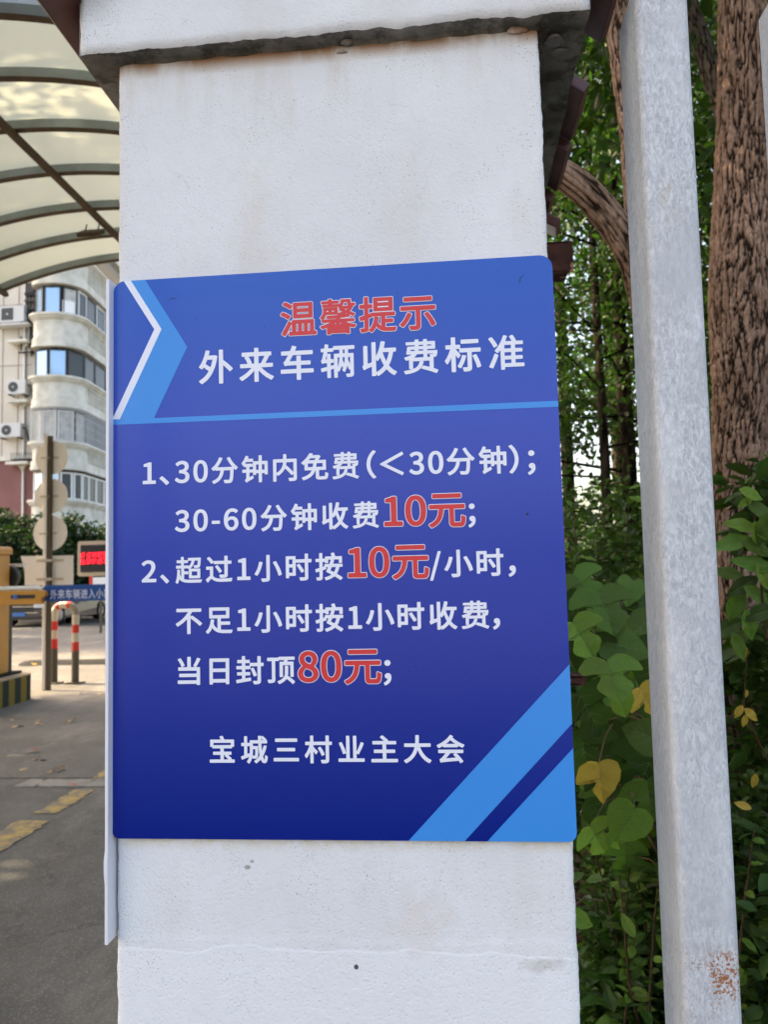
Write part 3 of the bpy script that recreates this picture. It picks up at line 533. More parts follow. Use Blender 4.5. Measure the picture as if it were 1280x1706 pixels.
 '辆': '964,788 969,774 969,705 958,688 789,686 790,578 927,577 936,573 942,560 941,-11 933,-45 914,-68 883,-83 846,-88 759,-91 743,-80 721,-14 727,3 740,7 840,7 841,14 841,121 840,124 821,115 806,121 765,228 759,223 740,158 714,95 692,58 678,54 669,58 619,108 620,121 647,177 624,190 609,235 571,139 536,77 528,72 516,73 497,92 495,89 495,-80 491,-89 478,-96 410,-97 393,-87 390,158 385,162 303,139 303,-74 297,-89 285,-95 216,-94 201,-80 198,112 61,78 48,80 42,86 22,165 30,182 198,221 201,227 198,325 117,324 67,312 55,322 30,391 33,403 48,419 61,447 108,629 104,636 48,636 33,642 29,655 29,724 42,738 123,739 129,742 141,843 148,854 160,858 241,842 247,824 235,742 241,739 366,739 370,742 372,783 378,791 391,795 952,795|497,204 523,284 534,340 545,447 545,472 541,475 495,472|304,246 366,260 378,258 385,252 391,259 392,567 397,573 410,578 547,579 547,686 385,687 382,648 372,638 216,636 204,576 216,584 285,584 301,573 304,433 366,432 378,426 383,416 384,347 378,332 366,326 310,326 303,322|840,275 841,472 790,474 786,384|678,295 689,384 693,472 646,475 640,472 634,384|198,562 162,435 167,432 201,435|690,578 694,585 692,686 644,686 643,579',
 '收': '927,-93 914,-98 902,-96 833,-52 771,2 703,76 664,33 602,-24 560,-55 484,-102 472,-103 459,-97 422,-48 420,-87 410,-100 322,-103 310,-98 302,-80 302,158 297,163 148,105 98,78 78,83 39,171 44,183 67,207 73,234 74,730 79,744 92,751 173,752 185,746 191,736 193,259 198,252 294,284 302,290 302,824 305,837 316,846 403,847 416,839 420,830 422,457 454,510 482,573 524,698 557,849 572,862 659,850 675,837 671,793 643,673 646,668 958,668 973,661 979,648 978,567 964,553 908,552 899,548 876,441 840,322 817,265 776,183 776,177 790,158 847,95 908,45 977,4 985,-5 987,-18 983,-28|422,5 491,44 534,75 590,127 635,183 585,284 541,400 534,402 493,340 472,317 459,316 448,322 421,353|703,297 750,428 778,548 771,552 615,552 610,548 611,541 646,428',
 '费': '916,-93 908,-98 896,-97 746,-35 516,40 504,52 507,70 503,76 466,33 403,-11 316,-50 204,-79 79,-98 62,-93 26,-24 25,-11 36,0 160,17 258,39 185,41 169,52 168,296 92,279 79,289 41,353 43,366 50,372 154,403 213,428 245,447 117,449 100,460 99,472 130,655 135,663 148,668 329,669 338,673 335,702 98,706 90,724 90,780 98,792 335,795 340,849 347,857 360,859 435,856 442,843 443,799 447,795 559,795 566,799 566,843 574,856 584,859 653,859 665,856 671,849 674,799 678,795 871,795 889,786 892,774 892,598 888,585 871,578 678,577 674,573 674,548 678,540 933,540 945,535 950,529 944,447 926,384 914,368 896,355 846,345 840,340 840,64 829,45 911,14 961,-11 961,-30|276,52 279,47 285,49 325,64 378,97 416,138 440,183 456,240 472,252 553,251 566,240 567,227 545,152 517,95 522,89 547,122 559,128 725,83 726,253 721,256 279,254|305,359 316,356 559,356 566,359 566,447 397,447 354,396|835,447 678,449 674,441 674,359 678,356 746,357 745,378 733,416 737,428 752,436 827,432|333,573 329,577 229,578 223,573 219,541 322,540|436,541 565,541 566,573 559,578 447,578 440,573|443,698 443,673 447,669 559,669 566,673 566,698 559,703 447,703|674,698 674,673 678,669 777,669 786,673 784,702 678,703',
 '标': '977,535 979,454 974,441 964,433 740,432 735,428 734,-5 727,-36 715,-58 696,-76 671,-87 609,-97 522,-97 509,-87 483,1 491,18 503,23 609,22 614,26 613,428 609,432 422,432 411,435 403,442 400,454 399,535 303,535 418,391 431,372 435,359 430,347 385,286 366,279 354,284 304,364 300,359 300,-80 291,-96 279,-101 198,-101 181,-87 179,299 127,196 85,133 73,124 61,123 48,131 2,209 5,227 57,303 86,356 129,456 155,535 48,536 36,540 27,554 28,636 36,646 48,651 179,654 180,843 185,855 196,862 279,863 294,856 299,843 300,655 304,651 410,651 422,646 431,629 428,548 958,548 970,543|889,-6 877,-3 868,8 832,133 757,322 759,334 771,346 840,367 852,366 861,359 905,265 957,127 979,45 978,33 970,23|572,346 582,334 582,322 551,221 512,127 445,8 435,-2 416,-2 351,39 342,58 410,177 443,259 472,353 478,360 491,365|925,768 925,692 920,680 908,672 466,671 448,680 444,692 444,768 450,780 466,787 902,787 918,780',
 '准': '354,-94 347,-80 346,435 341,440 284,372 266,362 254,366 198,420 193,428 194,441 275,535 316,596 378,711 427,837 435,846 447,850 522,832 533,818 484,682 646,680 651,686 590,799 590,812 597,820 659,849 678,850 699,824 737,761 768,698 771,680 933,680 946,676 952,667 952,592 941,579 746,578 738,573 740,481 914,480 927,474 932,460 931,391 921,378 746,377 738,372 740,281 914,280 927,273 931,259 931,196 921,180 739,177 738,83 746,78 964,75 973,58 971,-18 964,-25 952,-28 459,-28 454,-30 454,-80 447,-94 435,-99 366,-99|204,358 279,318 286,309 285,296 225,146 161,1 140,-43 123,-51 36,-12 31,-5 30,8 119,190 185,347 192,354|454,83 459,78 622,78 628,83 628,177 456,177|454,284 459,281 622,281 628,284 628,372 622,377 459,377 454,372|454,573 454,485 459,480 622,480 628,485 628,573 622,578 459,578|36,779 104,813 123,812 175,742 239,642 271,579 266,562 192,522 173,523 99,655 33,755 30,768',
 '1': '347,757 360,750 367,736 368,102 491,100 504,95 514,77 514,-5 506,-18 491,-24 79,-22 67,-11 64,1 64,77 73,95 86,100 223,100 228,108 228,592 223,599 123,599 107,604 97,623 98,688 111,703 192,724 266,756',
 '1o': '347,774 372,761 384,736 384,121 391,117 497,116 516,108 530,83 529,-11 516,-32 491,-40 73,-38 55,-24 48,-5 48,77 57,102 67,111 86,116 204,117 212,121 212,579 204,583 117,583 96,592 81,617 82,692 92,709 104,718 185,739 260,772',
 '、': '361,-11 285,-77 273,-80 260,-76 135,59 33,152 28,165 30,177 104,244 117,248 129,245 233,152 330,52 362,14 365,1',
 '3': '185,761 260,770 316,766 372,749 410,731 447,700 475,661 493,611 498,560 495,523 484,485 469,454 450,428 405,391 405,384 459,348 484,319 505,284 519,240 523,202 517,139 497,87 461,39 423,8 378,-16 322,-32 266,-37 216,-34 167,-25 129,-12 61,27 13,70 6,83 11,104 60,165 73,171 92,165 129,132 173,105 204,94 254,87 291,91 335,108 360,130 379,171 379,227 371,253 352,278 329,294 291,309 241,319 173,323 160,330 154,347 154,416 163,435 173,440 235,444 279,454 310,468 331,485 345,504 354,529 357,560 349,598 337,617 310,637 285,645 235,647 179,628 117,580 104,577 87,585 33,655 37,673 92,718 148,748',
 '0': '279,770 341,762 397,736 445,692 478,641 509,560 525,472 530,372 525,265 509,177 479,95 442,39 397,-2 341,-28 279,-37 216,-29 160,-3 111,42 77,95 47,177 31,265 26,372 31,472 47,560 75,636 106,686 160,737 216,762|279,85 304,90 329,106 347,127 366,165 382,221 390,284 394,372 391,454 382,516 365,573 347,609 329,630 304,645 279,650 254,646 229,632 210,610 191,573 175,516 166,454 162,372 166,284 175,221 190,165 209,127 229,104 254,90',
 '0o': '279,-53 210,-44 154,-19 93,39 58,95 32,171 15,265 10,372 15,472 32,567 59,642 95,698 154,752 210,778 279,787 347,777 403,752 461,698 497,642 524,567 541,472 547,372 541,265 524,171 498,95 463,39 403,-18 347,-44|279,102 297,106 316,117 335,139 351,171 365,221 374,284 378,372 374,454 365,516 350,567 335,598 316,619 297,630 279,633 260,630 238,617 222,598 206,567 191,516 182,454 179,372 182,284 191,221 206,171 221,139 241,116 260,105',
 '分': '96,-99 46,-30 44,-11 54,1 144,39 210,82 262,133 300,190 327,253 352,359 350,366 185,366 167,378 160,400 120,366 104,362 92,369 26,428 22,441 25,454 123,541 172,598 245,705 304,830 322,843 415,818 426,805 426,793 399,730 345,629 246,485 778,485 702,585 656,655 583,786 585,805 597,815 665,843 684,842 694,830 758,717 802,655 883,558 977,473 984,460 978,441 908,372 889,374 840,419 833,417 814,127 796,20 781,-24 765,-49 744,-68 721,-81 696,-88 653,-93 565,-92 509,-89 494,-80 481,-30 466,1 465,14 474,26 491,30 646,25 659,27 670,39 685,95 692,146 707,359 703,366 478,366 466,296 443,215 412,139 364,64 304,1 223,-56 117,-105 104,-104',
 '钟': '167,856 185,859 254,840 266,831 270,812 248,748 416,748 428,743 437,730 438,655 441,651 628,652 631,655 634,849 640,857 653,861 734,860 742,856 749,843 752,652 939,652 956,642 960,629 959,183 952,173 939,168 865,168 852,172 844,183 840,223 751,221 750,-80 740,-100 727,-104 653,-104 640,-99 631,-87 630,221 541,223 538,177 528,165 516,162 447,162 435,166 427,177 426,246 422,253 303,253 300,246 300,102 304,94 403,144 422,145 434,133 449,64 448,52 441,41 266,-52 198,-95 185,-94 174,-87 134,-30 130,-18 133,-5 166,26 181,58 183,246 179,253 61,253 48,256 38,271 38,347 44,359 54,366 179,367 183,372 182,454 179,457 111,457 98,462 91,472 88,504 73,503 59,510 16,585 14,598 20,611 68,667 108,730|541,341 628,341 631,347 631,529 628,533 547,534 539,529|752,341 840,341 843,347 843,529 840,533 759,534 750,529|144,573 154,570 391,570 405,567 417,548 417,479 412,466 397,457 304,457 300,447 300,372 304,367 422,367 426,372 426,629 422,635 185,633',
 '内': '85,-99 77,-80 77,667 84,686 98,692 439,692 443,849 459,863 534,863 553,858 562,843 562,698 565,692 902,692 921,684 926,667 926,14 918,-36 899,-68 865,-89 821,-98 671,-102 654,-93 624,-11 625,8 634,16 646,19 806,20 805,152 802,154 752,115 740,113 727,118 639,221 509,351 503,348 448,259 410,215 370,177 316,136 262,102 248,100 236,108 198,150 193,-93 185,-101 173,-105 98,-105|198,205 273,254 329,304 376,366 405,422 424,479 435,541 435,573 198,573|803,221 807,234 807,567 802,573 559,570 546,472 674,353',
 '免': '329,866 428,845 435,837 436,824 420,793 422,787 640,789 703,750 709,736 706,724 635,617 640,611 877,611 889,607 898,598 900,278 896,265 889,258 877,255 649,253 648,45 651,33 665,31 846,32 857,52 865,152 872,165 883,170 896,169 927,153 964,140 974,133 979,121 966,14 955,-18 939,-44 911,-68 877,-80 840,-83 671,-83 603,-76 565,-60 547,-43 536,-24 528,8 526,246 522,255 499,202 464,139 420,83 360,27 291,-18 204,-59 98,-93 79,-87 57,-49 32,-18 31,1 42,13 135,42 204,71 266,108 313,146 347,185 387,253 154,255 141,259 132,278 132,466 129,470 98,451 86,453 23,514 19,529 30,548 86,589 179,674 257,768 313,856|251,372 260,368 422,368 434,422 441,497 253,497|549,372 559,368 771,368 777,372 777,491 771,498 569,497 565,493|288,617 291,611 297,611 484,611 535,673 528,679 341,679',
 '（': '896,880 970,843 978,830 977,818 889,705 856,648 828,585 809,523 797,454 792,378 796,309 807,246 830,171 855,114 887,58 927,3 972,-49 978,-62 977,-74 970,-83 896,-120 877,-113 826,-55 784,3 744,70 714,139 691,215 676,296 671,378 676,466 690,541 713,617 742,686 782,755 827,817 877,873',
 '＜': '869,-30 852,-36 840,-32 94,353 83,366 85,391 98,402 840,783 852,787 865,784 875,774 907,711 906,692 896,681 304,378 306,372 896,70 907,58 908,45',
 '）': '104,880 123,873 173,818 219,755 258,686 288,617 311,541 324,466 329,378 324,296 310,215 286,139 256,70 216,2 174,-55 123,-113 104,-120 30,-82 22,-62 28,-49 73,2 113,58 146,114 170,171 193,246 204,309 208,378 204,454 191,523 172,585 144,648 112,705 23,818 23,830 30,843',
 '；': '160,-183 148,-172 124,-118 124,-99 135,-88 190,-55 210,-36 235,1 245,33 198,50 175,70 158,108 156,133 160,158 179,193 210,216 254,226 285,222 310,211 329,196 347,171 357,146 364,114 366,77 361,26 350,-18 325,-68 302,-99 266,-133 223,-163 179,-183|160,516 151,554 153,585 172,623 204,649 248,660 279,656 310,641 329,623 340,604 350,560 345,529 328,497 291,471 248,462 210,470 179,491',
 '-': '325,322 326,240 318,227 310,222 42,221 30,228 23,240 23,322 30,332 42,339 304,339 317,334',
 '6': '304,-37 235,-28 179,-4 129,36 91,89 56,171 38,253 32,353 40,466 61,556 100,642 145,698 198,738 260,762 329,770 391,763 453,738 492,711 518,686 523,673 521,661 466,600 451,592 435,595 391,631 347,646 297,643 260,628 231,604 206,567 186,516 171,435 173,431 223,460 248,469 285,477 360,475 416,457 459,428 491,394 513,353 531,290 536,221 530,165 513,108 479,52 447,17 403,-12 354,-31|322,86 360,108 388,152 398,190 401,227 398,265 382,315 361,340 322,360 279,362 254,355 224,340 181,303 169,284 174,240 188,183 201,152 223,119 248,98 273,87 304,84',
 '元': '38,491 48,502 61,505 952,503 963,491 965,479 964,403 952,388 684,386 682,378 684,35 709,32 846,34 857,58 861,89 866,196 877,210 896,211 927,193 970,176 981,158 968,33 957,-11 940,-43 908,-70 883,-80 846,-84 659,-83 628,-76 599,-62 578,-37 569,-18 562,14 560,384 416,386 389,227 362,146 322,71 270,8 198,-50 104,-97 86,-97 29,-30 27,-11 36,0 117,39 173,82 220,139 250,196 270,259 288,378 285,386 48,388 37,403|125,686 125,768 129,776 142,784 858,785 871,780 879,768 879,686 872,673 858,668 148,668 132,673',
 '元o': '27,504 42,517 61,521 939,521 964,514 978,497 981,479 981,403 977,390 964,376 946,369 703,369 698,359 699,52 709,48 833,48 837,52 844,89 850,202 858,216 871,225 883,229 902,226 933,208 980,190 992,177 997,165 985,33 972,-18 956,-49 921,-83 883,-97 846,-101 659,-99 622,-92 590,-76 565,-49 554,-24 546,14 544,366 541,369 435,369 429,366 405,221 377,139 335,60 281,-5 204,-66 104,-115 86,-115 73,-109 13,-36 9,-24 12,-5 27,14 111,55 160,93 205,146 234,202 254,265 270,366 266,369 61,369 42,373 28,384 20,403 20,485|108,686 110,774 123,793 142,801 858,801 883,791 896,768 895,680 883,661 858,651 148,651 122,661',
 '2': '30,-19 20,1 23,66 191,227 256,303 301,366 331,422 350,479 356,529 353,560 337,604 320,623 297,638 248,648 204,641 167,623 105,567 92,563 79,568 22,623 16,636 18,648 52,686 104,727 142,747 179,760 216,768 260,770 316,764 366,748 415,717 445,686 472,642 488,592 494,535 487,466 466,397 428,323 386,259 335,196 247,102 516,101 529,83 526,-11 516,-22 503,-24 48,-24',
 '超': '943,812 949,799 949,780 935,585 921,516 914,497 896,473 865,455 827,448 721,449 709,453 703,460 696,497 683,529 685,541 703,551 796,547 815,552 827,604 835,686 836,711 833,714 721,715 717,711 692,611 669,560 642,516 610,479 558,435 572,430 908,430 921,425 927,410 927,102 922,89 908,83 516,84 509,89 505,102 505,410 466,443 335,443 332,435 332,340 478,336 489,322 489,253 484,240 472,234 335,234 332,227 332,70 335,63 372,52 472,39 977,37 988,26 988,14 953,-68 939,-73 553,-73 466,-70 391,-63 322,-48 260,-24 210,8 160,60 154,55 126,-43 98,-96 79,-97 12,-55 9,-43 34,14 59,114 74,246 79,391 85,403 98,408 167,404 179,397 184,384 179,240 216,158 223,148 228,158 226,441 48,443 40,447 34,460 34,529 42,545 54,548 210,548 214,554 214,629 204,635 73,635 61,640 55,655 55,724 61,734 73,739 210,739 214,742 214,843 222,856 229,859 304,859 316,852 320,843 321,742 329,739 466,738 472,742 473,805 478,812 491,817 927,817|613,328 615,183 815,183 815,328|322,548 484,547 494,541 503,524 536,554 576,611 592,648 608,711 603,715 484,716 479,711 478,648 466,636 322,634',
 '过': '987,45 970,-5 962,-43 946,-56 597,-66 459,-58 378,-41 310,-10 223,48 203,39 173,11 104,-73 92,-79 79,-77 19,1 15,20 42,52 88,95 166,152 166,366 160,373 48,373 36,378 28,391 29,472 36,482 48,488 260,488 279,480 285,466 285,139 335,103 372,83 441,62 553,51 759,55 964,70 979,64|60,786 129,834 148,833 229,755 310,663 316,676 329,682 690,683 698,686 698,837 701,849 709,857 721,860 796,860 809,856 819,837 819,686 947,680 958,661 958,592 952,574 939,567 821,567 818,171 809,133 798,114 771,93 734,80 659,72 553,71 537,83 508,165 512,183 528,192 696,193 696,567 329,567 312,579 310,623 304,628 241,585 223,580 210,587 156,661 61,761 57,774|364,491 435,532 454,529 528,436 586,353 605,322 603,301 528,254 516,253 506,259 433,372 362,466 359,479',
 '小': '547,849 560,843 568,824 568,26 562,-24 552,-49 537,-68 497,-89 428,-100 297,-102 283,-93 250,-11 248,1 254,14 273,20 441,20 442,830 449,843 459,848|902,100 884,102 874,114 860,171 816,296 757,428 683,567 684,579 696,592 771,620 784,620 796,611 837,541 903,416 962,278 998,158 997,146 989,136|297,597 309,579 293,510 251,372 224,303 194,240 154,171 117,121 104,116 92,119 17,161 11,171 10,183 53,246 108,353 150,472 181,598 191,611 204,614',
 '时': '62,768 79,779 397,779 410,773 416,761 417,661 422,654 441,663 734,663 742,667 742,837 746,848 765,858 840,858 858,849 863,837 863,667 871,663 964,663 977,658 985,642 985,567 977,549 964,544 863,541 862,14 853,-30 833,-57 802,-75 759,-86 696,-91 584,-92 570,-80 540,1 544,20 559,29 709,27 734,28 742,33 740,543 441,544 422,553 417,541 414,95 397,84 179,84 176,77 175,20 167,7 154,3 86,3 67,8 59,26 59,755|457,466 528,506 541,507 553,500 653,355 712,259 716,246 709,230 634,187 614,190 455,441 452,454|179,197 297,197 302,202 300,378 177,378 176,202|179,492 297,492 302,497 302,661 297,666 185,666 176,661 176,497',
 '按': '167,860 254,862 270,849 272,667 279,662 360,664 361,717 366,727 378,734 597,735 598,742 572,824 574,843 590,854 665,868 678,866 688,856 730,736 946,735 964,724 968,711 968,516 958,500 946,496 871,496 856,504 851,516 851,617 846,623 678,623 664,617 679,611 686,592 646,472 958,470 971,466 981,454 982,378 977,366 964,357 877,357 871,354 837,240 802,167 773,121 889,49 973,-11 977,-24 973,-36 914,-100 902,-104 889,-102 808,-42 690,33 628,-11 547,-54 403,-102 391,-103 378,-96 337,-24 336,-11 344,1 478,43 522,62 581,95 408,190 396,202 398,221 466,353 459,357 397,357 393,353 400,309 391,291 273,249 271,-11 265,-43 250,-68 223,-88 179,-99 79,-102 63,-93 36,-18 40,1 54,10 148,10 155,14 155,209 148,212 54,183 40,183 27,196 8,278 12,290 23,299 148,334 154,339 155,541 148,546 42,546 30,550 20,567 20,642 26,655 36,661 148,662 154,665 155,843|744,353 740,357 603,357 597,351 548,246 665,182 671,183 695,221 719,271|565,622 478,622 477,516 472,503 459,495 372,498 362,510 361,541 354,546 273,543 272,372 332,391 334,454 347,468 516,471 552,567 568,617',
 '/': '5,-202 -12,-187 -11,-168 287,799 295,812 307,818 385,817 398,805 400,786 101,-187 92,-199 79,-203',
 '，': '148,-129 136,-118 112,-62 114,-43 123,-33 156,-18 198,13 215,33 230,64 185,84 157,114 147,146 148,190 167,225 192,245 223,257 273,256 297,246 320,227 335,206 347,177 354,121 350,70 337,26 314,-18 285,-54 254,-82 206,-112 167,-129',
 '不': '53,786 73,793 939,791 947,786 954,774 954,692 946,676 933,671 628,671 622,668 564,579 563,516 565,513 609,548 628,545 787,435 892,353 977,277 983,265 981,253 914,186 902,181 889,183 757,303 565,446 563,-80 557,-93 541,-101 459,-101 447,-97 437,-80 435,420 335,326 279,281 167,204 104,169 92,167 79,173 27,240 22,259 30,272 117,321 192,372 270,435 335,496 393,560 471,667 466,671 61,672 51,680 47,692 47,774',
 '足': '865,811 872,805 877,793 874,441 865,431 852,429 571,428 567,422 567,322 572,318 889,316 900,309 905,296 903,215 896,206 883,202 572,202 567,196 567,45 572,38 665,30 970,29 983,20 986,1 954,-80 946,-88 933,-90 628,-87 541,-77 472,-61 397,-31 335,9 279,64 260,92 254,93 219,26 169,-43 111,-98 98,-103 85,-99 26,-43 22,-24 30,-12 73,29 110,77 141,133 164,190 182,253 205,384 216,396 229,398 310,388 324,378 327,359 305,240 337,177 365,139 416,95 441,80 445,89 445,422 441,428 167,429 149,441 147,786 152,805 160,812 173,814|754,548 752,695 273,697 266,692 266,548 273,545 746,545',
 '当': '98,-52 93,-36 93,39 98,53 111,60 765,61 768,64 765,172 167,172 153,177 146,196 146,271 154,284 167,289 765,289 768,296 768,384 765,388 129,389 118,397 113,410 113,491 121,504 135,509 436,510 436,843 442,856 452,862 541,863 553,859 561,849 565,509 728,510 659,538 652,548 651,560 732,705 783,818 796,827 808,827 889,800 900,793 904,774 883,730 801,585 749,510 871,509 883,504 891,491 892,-80 883,-99 871,-103 784,-102 771,-93 765,-60 117,-60|104,784 185,819 204,813 255,742 314,642 344,573 339,554 254,512 241,514 235,520 169,655 100,761 99,774',
 '日': '846,790 853,780 855,768 852,-75 833,-87 746,-86 732,-74 730,-30 721,-27 285,-27 276,-30 275,-74 260,-90 173,-91 162,-87 154,-68 154,768 159,786 167,793 179,795 833,795|276,95 727,94 729,328 279,330 276,322|276,454 285,449 727,450 729,673 279,675 276,667',
 '封': '877,845 883,830 883,629 958,628 972,623 981,604 981,535 977,520 964,511 883,510 883,14 874,-36 858,-62 827,-83 790,-93 721,-100 647,-99 633,-87 603,-5 609,11 622,18 740,17 763,20 764,504 759,511 522,511 522,435 517,422 509,415 341,413 338,410 338,322 341,317 491,316 504,309 510,290 509,221 497,206 339,202 338,108 341,105 522,131 536,114 541,39 534,24 522,18 54,-60 34,-55 26,-43 15,33 16,45 23,54 220,89 218,202 67,204 54,209 47,221 47,296 52,309 61,315 210,317 220,322 220,410 216,413 42,413 30,420 25,428 24,504 27,516 36,524 219,529 219,617 216,620 73,620 59,629 55,642 55,711 61,726 79,733 216,733 220,736 220,843 226,856 241,863 322,862 332,856 337,843 338,736 341,733 478,733 496,724 501,711 501,642 491,624 478,620 341,620 338,617 338,529 491,527 492,611 497,619 509,627 762,629 764,830 768,843 777,851 790,853 865,852|541,438 615,464 634,456 687,347 739,227 741,209 734,198 659,165 646,164 634,171 533,410 531,422',
 '顶': '740,518 754,510 759,491 756,240 740,165 746,160 759,161 771,156 927,39 981,-11 986,-24 983,-36 927,-99 914,-104 902,-102 821,-27 696,70 628,-2 553,-54 453,-101 435,-100 378,-32 378,-11 391,0 478,35 541,73 590,121 617,165 632,209 637,246 641,504 646,512 659,518|67,-61 32,26 37,45 54,54 179,52 185,58 185,667 179,676 48,676 33,680 23,698 23,774 30,786 48,792 410,792 419,812 435,819 958,819 978,812 984,799 984,730 974,711 958,707 746,706 726,655 734,651 921,651 933,647 943,636 944,158 935,139 921,135 846,135 833,140 826,152 826,529 821,535 815,535 572,534 570,152 563,139 547,133 472,133 459,140 454,158 455,636 472,650 603,651 618,705 441,707 435,686 422,677 305,673 305,52 296,-5 273,-36 229,-56 142,-66 79,-66',
 '8': '285,768 341,762 385,748 422,727 460,692 487,648 503,598 507,554 504,516 493,479 479,447 459,417 426,378 427,372 477,328 503,292 519,259 528,226 533,177 527,127 510,83 478,39 447,13 391,-17 341,-32 279,-37 223,-32 167,-17 117,9 80,39 45,89 28,133 22,183 28,234 38,265 56,303 85,340 139,391 103,428 82,460 60,523 57,560 62,604 80,655 111,698 142,726 179,747 229,763|229,327 184,284 160,240 151,190 154,165 164,139 178,121 198,103 248,83 310,82 341,91 374,114 394,152 398,177 394,209 383,234 362,259 335,280 266,314|322,427 348,454 374,504 381,548 373,592 359,617 329,642 304,650 279,652 241,644 218,629 198,603 188,560 193,529 205,504 241,468',
 '8o': '285,785 347,777 391,764 435,739 476,698 503,655 519,604 524,554 520,510 494,441 449,378 493,334 519,296 534,265 545,227 550,177 542,121 525,77 484,23 451,-5 397,-33 341,-48 279,-53 216,-48 160,-32 111,-7 70,26 30,83 12,127 6,183 11,234 22,271 41,309 68,347 115,391 87,422 67,453 45,516 41,560 46,611 64,661 94,705 137,742 179,765 223,778|235,309 198,275 175,234 168,190 177,152 204,119 248,100 285,96 335,107 363,127 379,158 378,202 368,227 352,246 322,268|322,448 345,479 360,513 364,548 357,585 336,617 316,629 279,635 248,629 223,611 211,592 205,560 208,535 216,516 248,484 279,465',
 '宝': '952,-66 933,-74 67,-74 51,-68 44,-55 44,20 48,33 61,41 428,42 435,45 435,196 428,200 185,200 169,209 165,227 165,296 179,313 435,315 435,422 428,427 154,428 140,441 135,482 79,482 67,489 61,504 61,717 66,730 86,738 441,738 448,742 409,824 410,839 422,851 503,871 522,861 584,740 590,738 914,738 933,730 939,711 939,504 933,489 921,482 865,481 860,441 846,428 565,427 561,422 561,322 565,315 815,315 833,308 840,290 840,221 833,206 821,200 727,200 719,196 847,83 850,64 833,44 939,41 952,34 958,14 957,-55|723,45 596,158 593,177 609,197 565,200 561,196 561,45 565,42 715,42|181,617 181,548 185,543 808,543 817,548 817,617 808,622 185,622',
 '城': '142,843 154,850 229,851 241,847 250,837 252,623 260,619 329,618 341,612 344,692 352,705 360,709 646,710 645,843 650,856 665,864 746,863 759,853 765,832 802,856 816,856 881,805 938,749 952,730 950,711 967,705 975,692 976,617 970,603 952,595 771,595 766,585 780,397 785,353 790,340 851,523 871,528 939,515 952,508 957,497 941,428 907,328 866,234 821,146 848,64 864,39 877,28 887,83 892,171 900,183 914,189 927,185 990,139 993,127 978,14 968,-24 955,-49 933,-74 902,-89 871,-92 840,-87 815,-75 791,-55 771,-31 734,34 665,-35 584,-97 572,-98 561,-93 500,-30 503,-11 603,65 653,115 697,171 671,334 657,479 651,585 646,595 466,595 459,592 459,507 628,505 640,501 649,491 647,290 641,183 630,121 609,89 584,73 559,67 459,66 441,77 435,106 428,101 403,27 372,-36 329,-97 310,-106 297,-101 241,-53 234,-36 237,-24 273,26 298,77 313,127 73,34 61,33 48,40 20,121 21,139 30,148 130,183 137,190 137,497 135,503 54,504 38,510 31,523 31,598 36,611 48,618 129,619 137,623 137,830|534,397 459,395 453,246 444,177 447,174 528,173 534,215 538,290 539,391|254,230 322,254 335,253 339,259 344,378 341,510 329,504 254,504 252,497|823,711 765,768 763,711',
 '三': '43,70 48,84 67,92 939,91 952,83 957,70 956,-11 949,-24 933,-30 61,-29 48,-22 43,-11|824,340 819,328 802,319 185,319 173,324 166,334 165,416 173,434 185,439 802,439 815,434 823,422|902,667 896,652 877,645 123,645 111,649 102,661 101,742 110,761 123,766 883,765 896,759 901,749',
 '村': '871,858 881,843 881,655 889,650 970,649 983,642 989,629 989,554 983,540 970,533 889,533 881,529 881,20 876,-24 862,-55 833,-80 796,-93 727,-101 628,-102 613,-87 584,-5 589,14 603,21 759,22 759,531 484,533 472,536 453,532 329,532 325,523 325,472 465,322 479,303 480,290 428,219 410,210 396,215 329,307 325,303 323,-87 316,-96 304,-101 229,-102 216,-97 208,-80 208,278 204,286 140,165 111,121 79,85 67,83 54,89 6,171 11,190 71,271 104,329 157,441 188,529 54,532 40,535 30,554 30,629 36,642 54,649 204,649 208,655 208,843 214,856 229,863 304,863 316,858 323,849 325,655 329,649 453,649 466,645 484,650 752,650 760,655 762,849 771,859 784,862 858,862|491,440 559,473 572,473 583,466 635,391 695,284 720,221 721,209 715,197 640,157 628,156 615,162 553,299 484,412 483,428',
 '业': '960,-43 952,-49 939,-51 61,-51 48,-47 39,-36 38,-24 38,52 48,65 61,69 318,70 316,261 314,253 304,244 229,216 216,214 202,221 130,422 62,579 60,592 65,604 75,611 148,632 160,631 170,623 264,410 316,267 318,830 323,843 335,850 416,851 434,843 440,824 440,70 559,69 563,77 563,830 569,843 584,850 671,847 682,837 684,824 684,302 746,415 838,623 858,629 927,598 939,590 945,573 871,406 768,215 759,207 746,206 684,234 684,70 952,67 962,58 966,45 966,-30',
 '主': '965,-62 946,-69 61,-69 42,-64 34,-49 34,26 37,39 48,48 437,52 435,251 142,253 133,259 127,271 127,347 135,365 148,370 435,370 437,541 428,545 98,545 86,553 81,567 81,642 86,655 104,663 484,663 489,667 360,778 352,793 360,813 422,855 435,859 447,855 478,832 590,738 640,686 641,667 646,663 896,663 914,655 920,642 920,567 914,553 902,545 572,545 563,541 565,370 858,370 871,364 879,347 879,271 873,259 865,253 565,251 563,58 565,50 952,49 964,43 970,30 971,-49',
 '大': '26,-30 21,-11 29,1 134,58 210,114 273,179 322,249 360,322 391,403 404,454 54,455 47,460 40,472 42,563 48,571 61,576 422,576 427,585 433,648 439,843 447,857 459,862 541,862 553,859 562,849 562,724 553,577 939,576 952,574 960,567 965,554 965,472 952,456 596,454 619,391 658,309 704,234 759,164 827,98 889,53 970,11 979,1 981,-11 977,-21 914,-97 895,-99 808,-51 740,2 671,69 611,146 564,221 503,348 463,246 418,165 362,89 291,18 210,-43 104,-100 86,-95 54,-57',
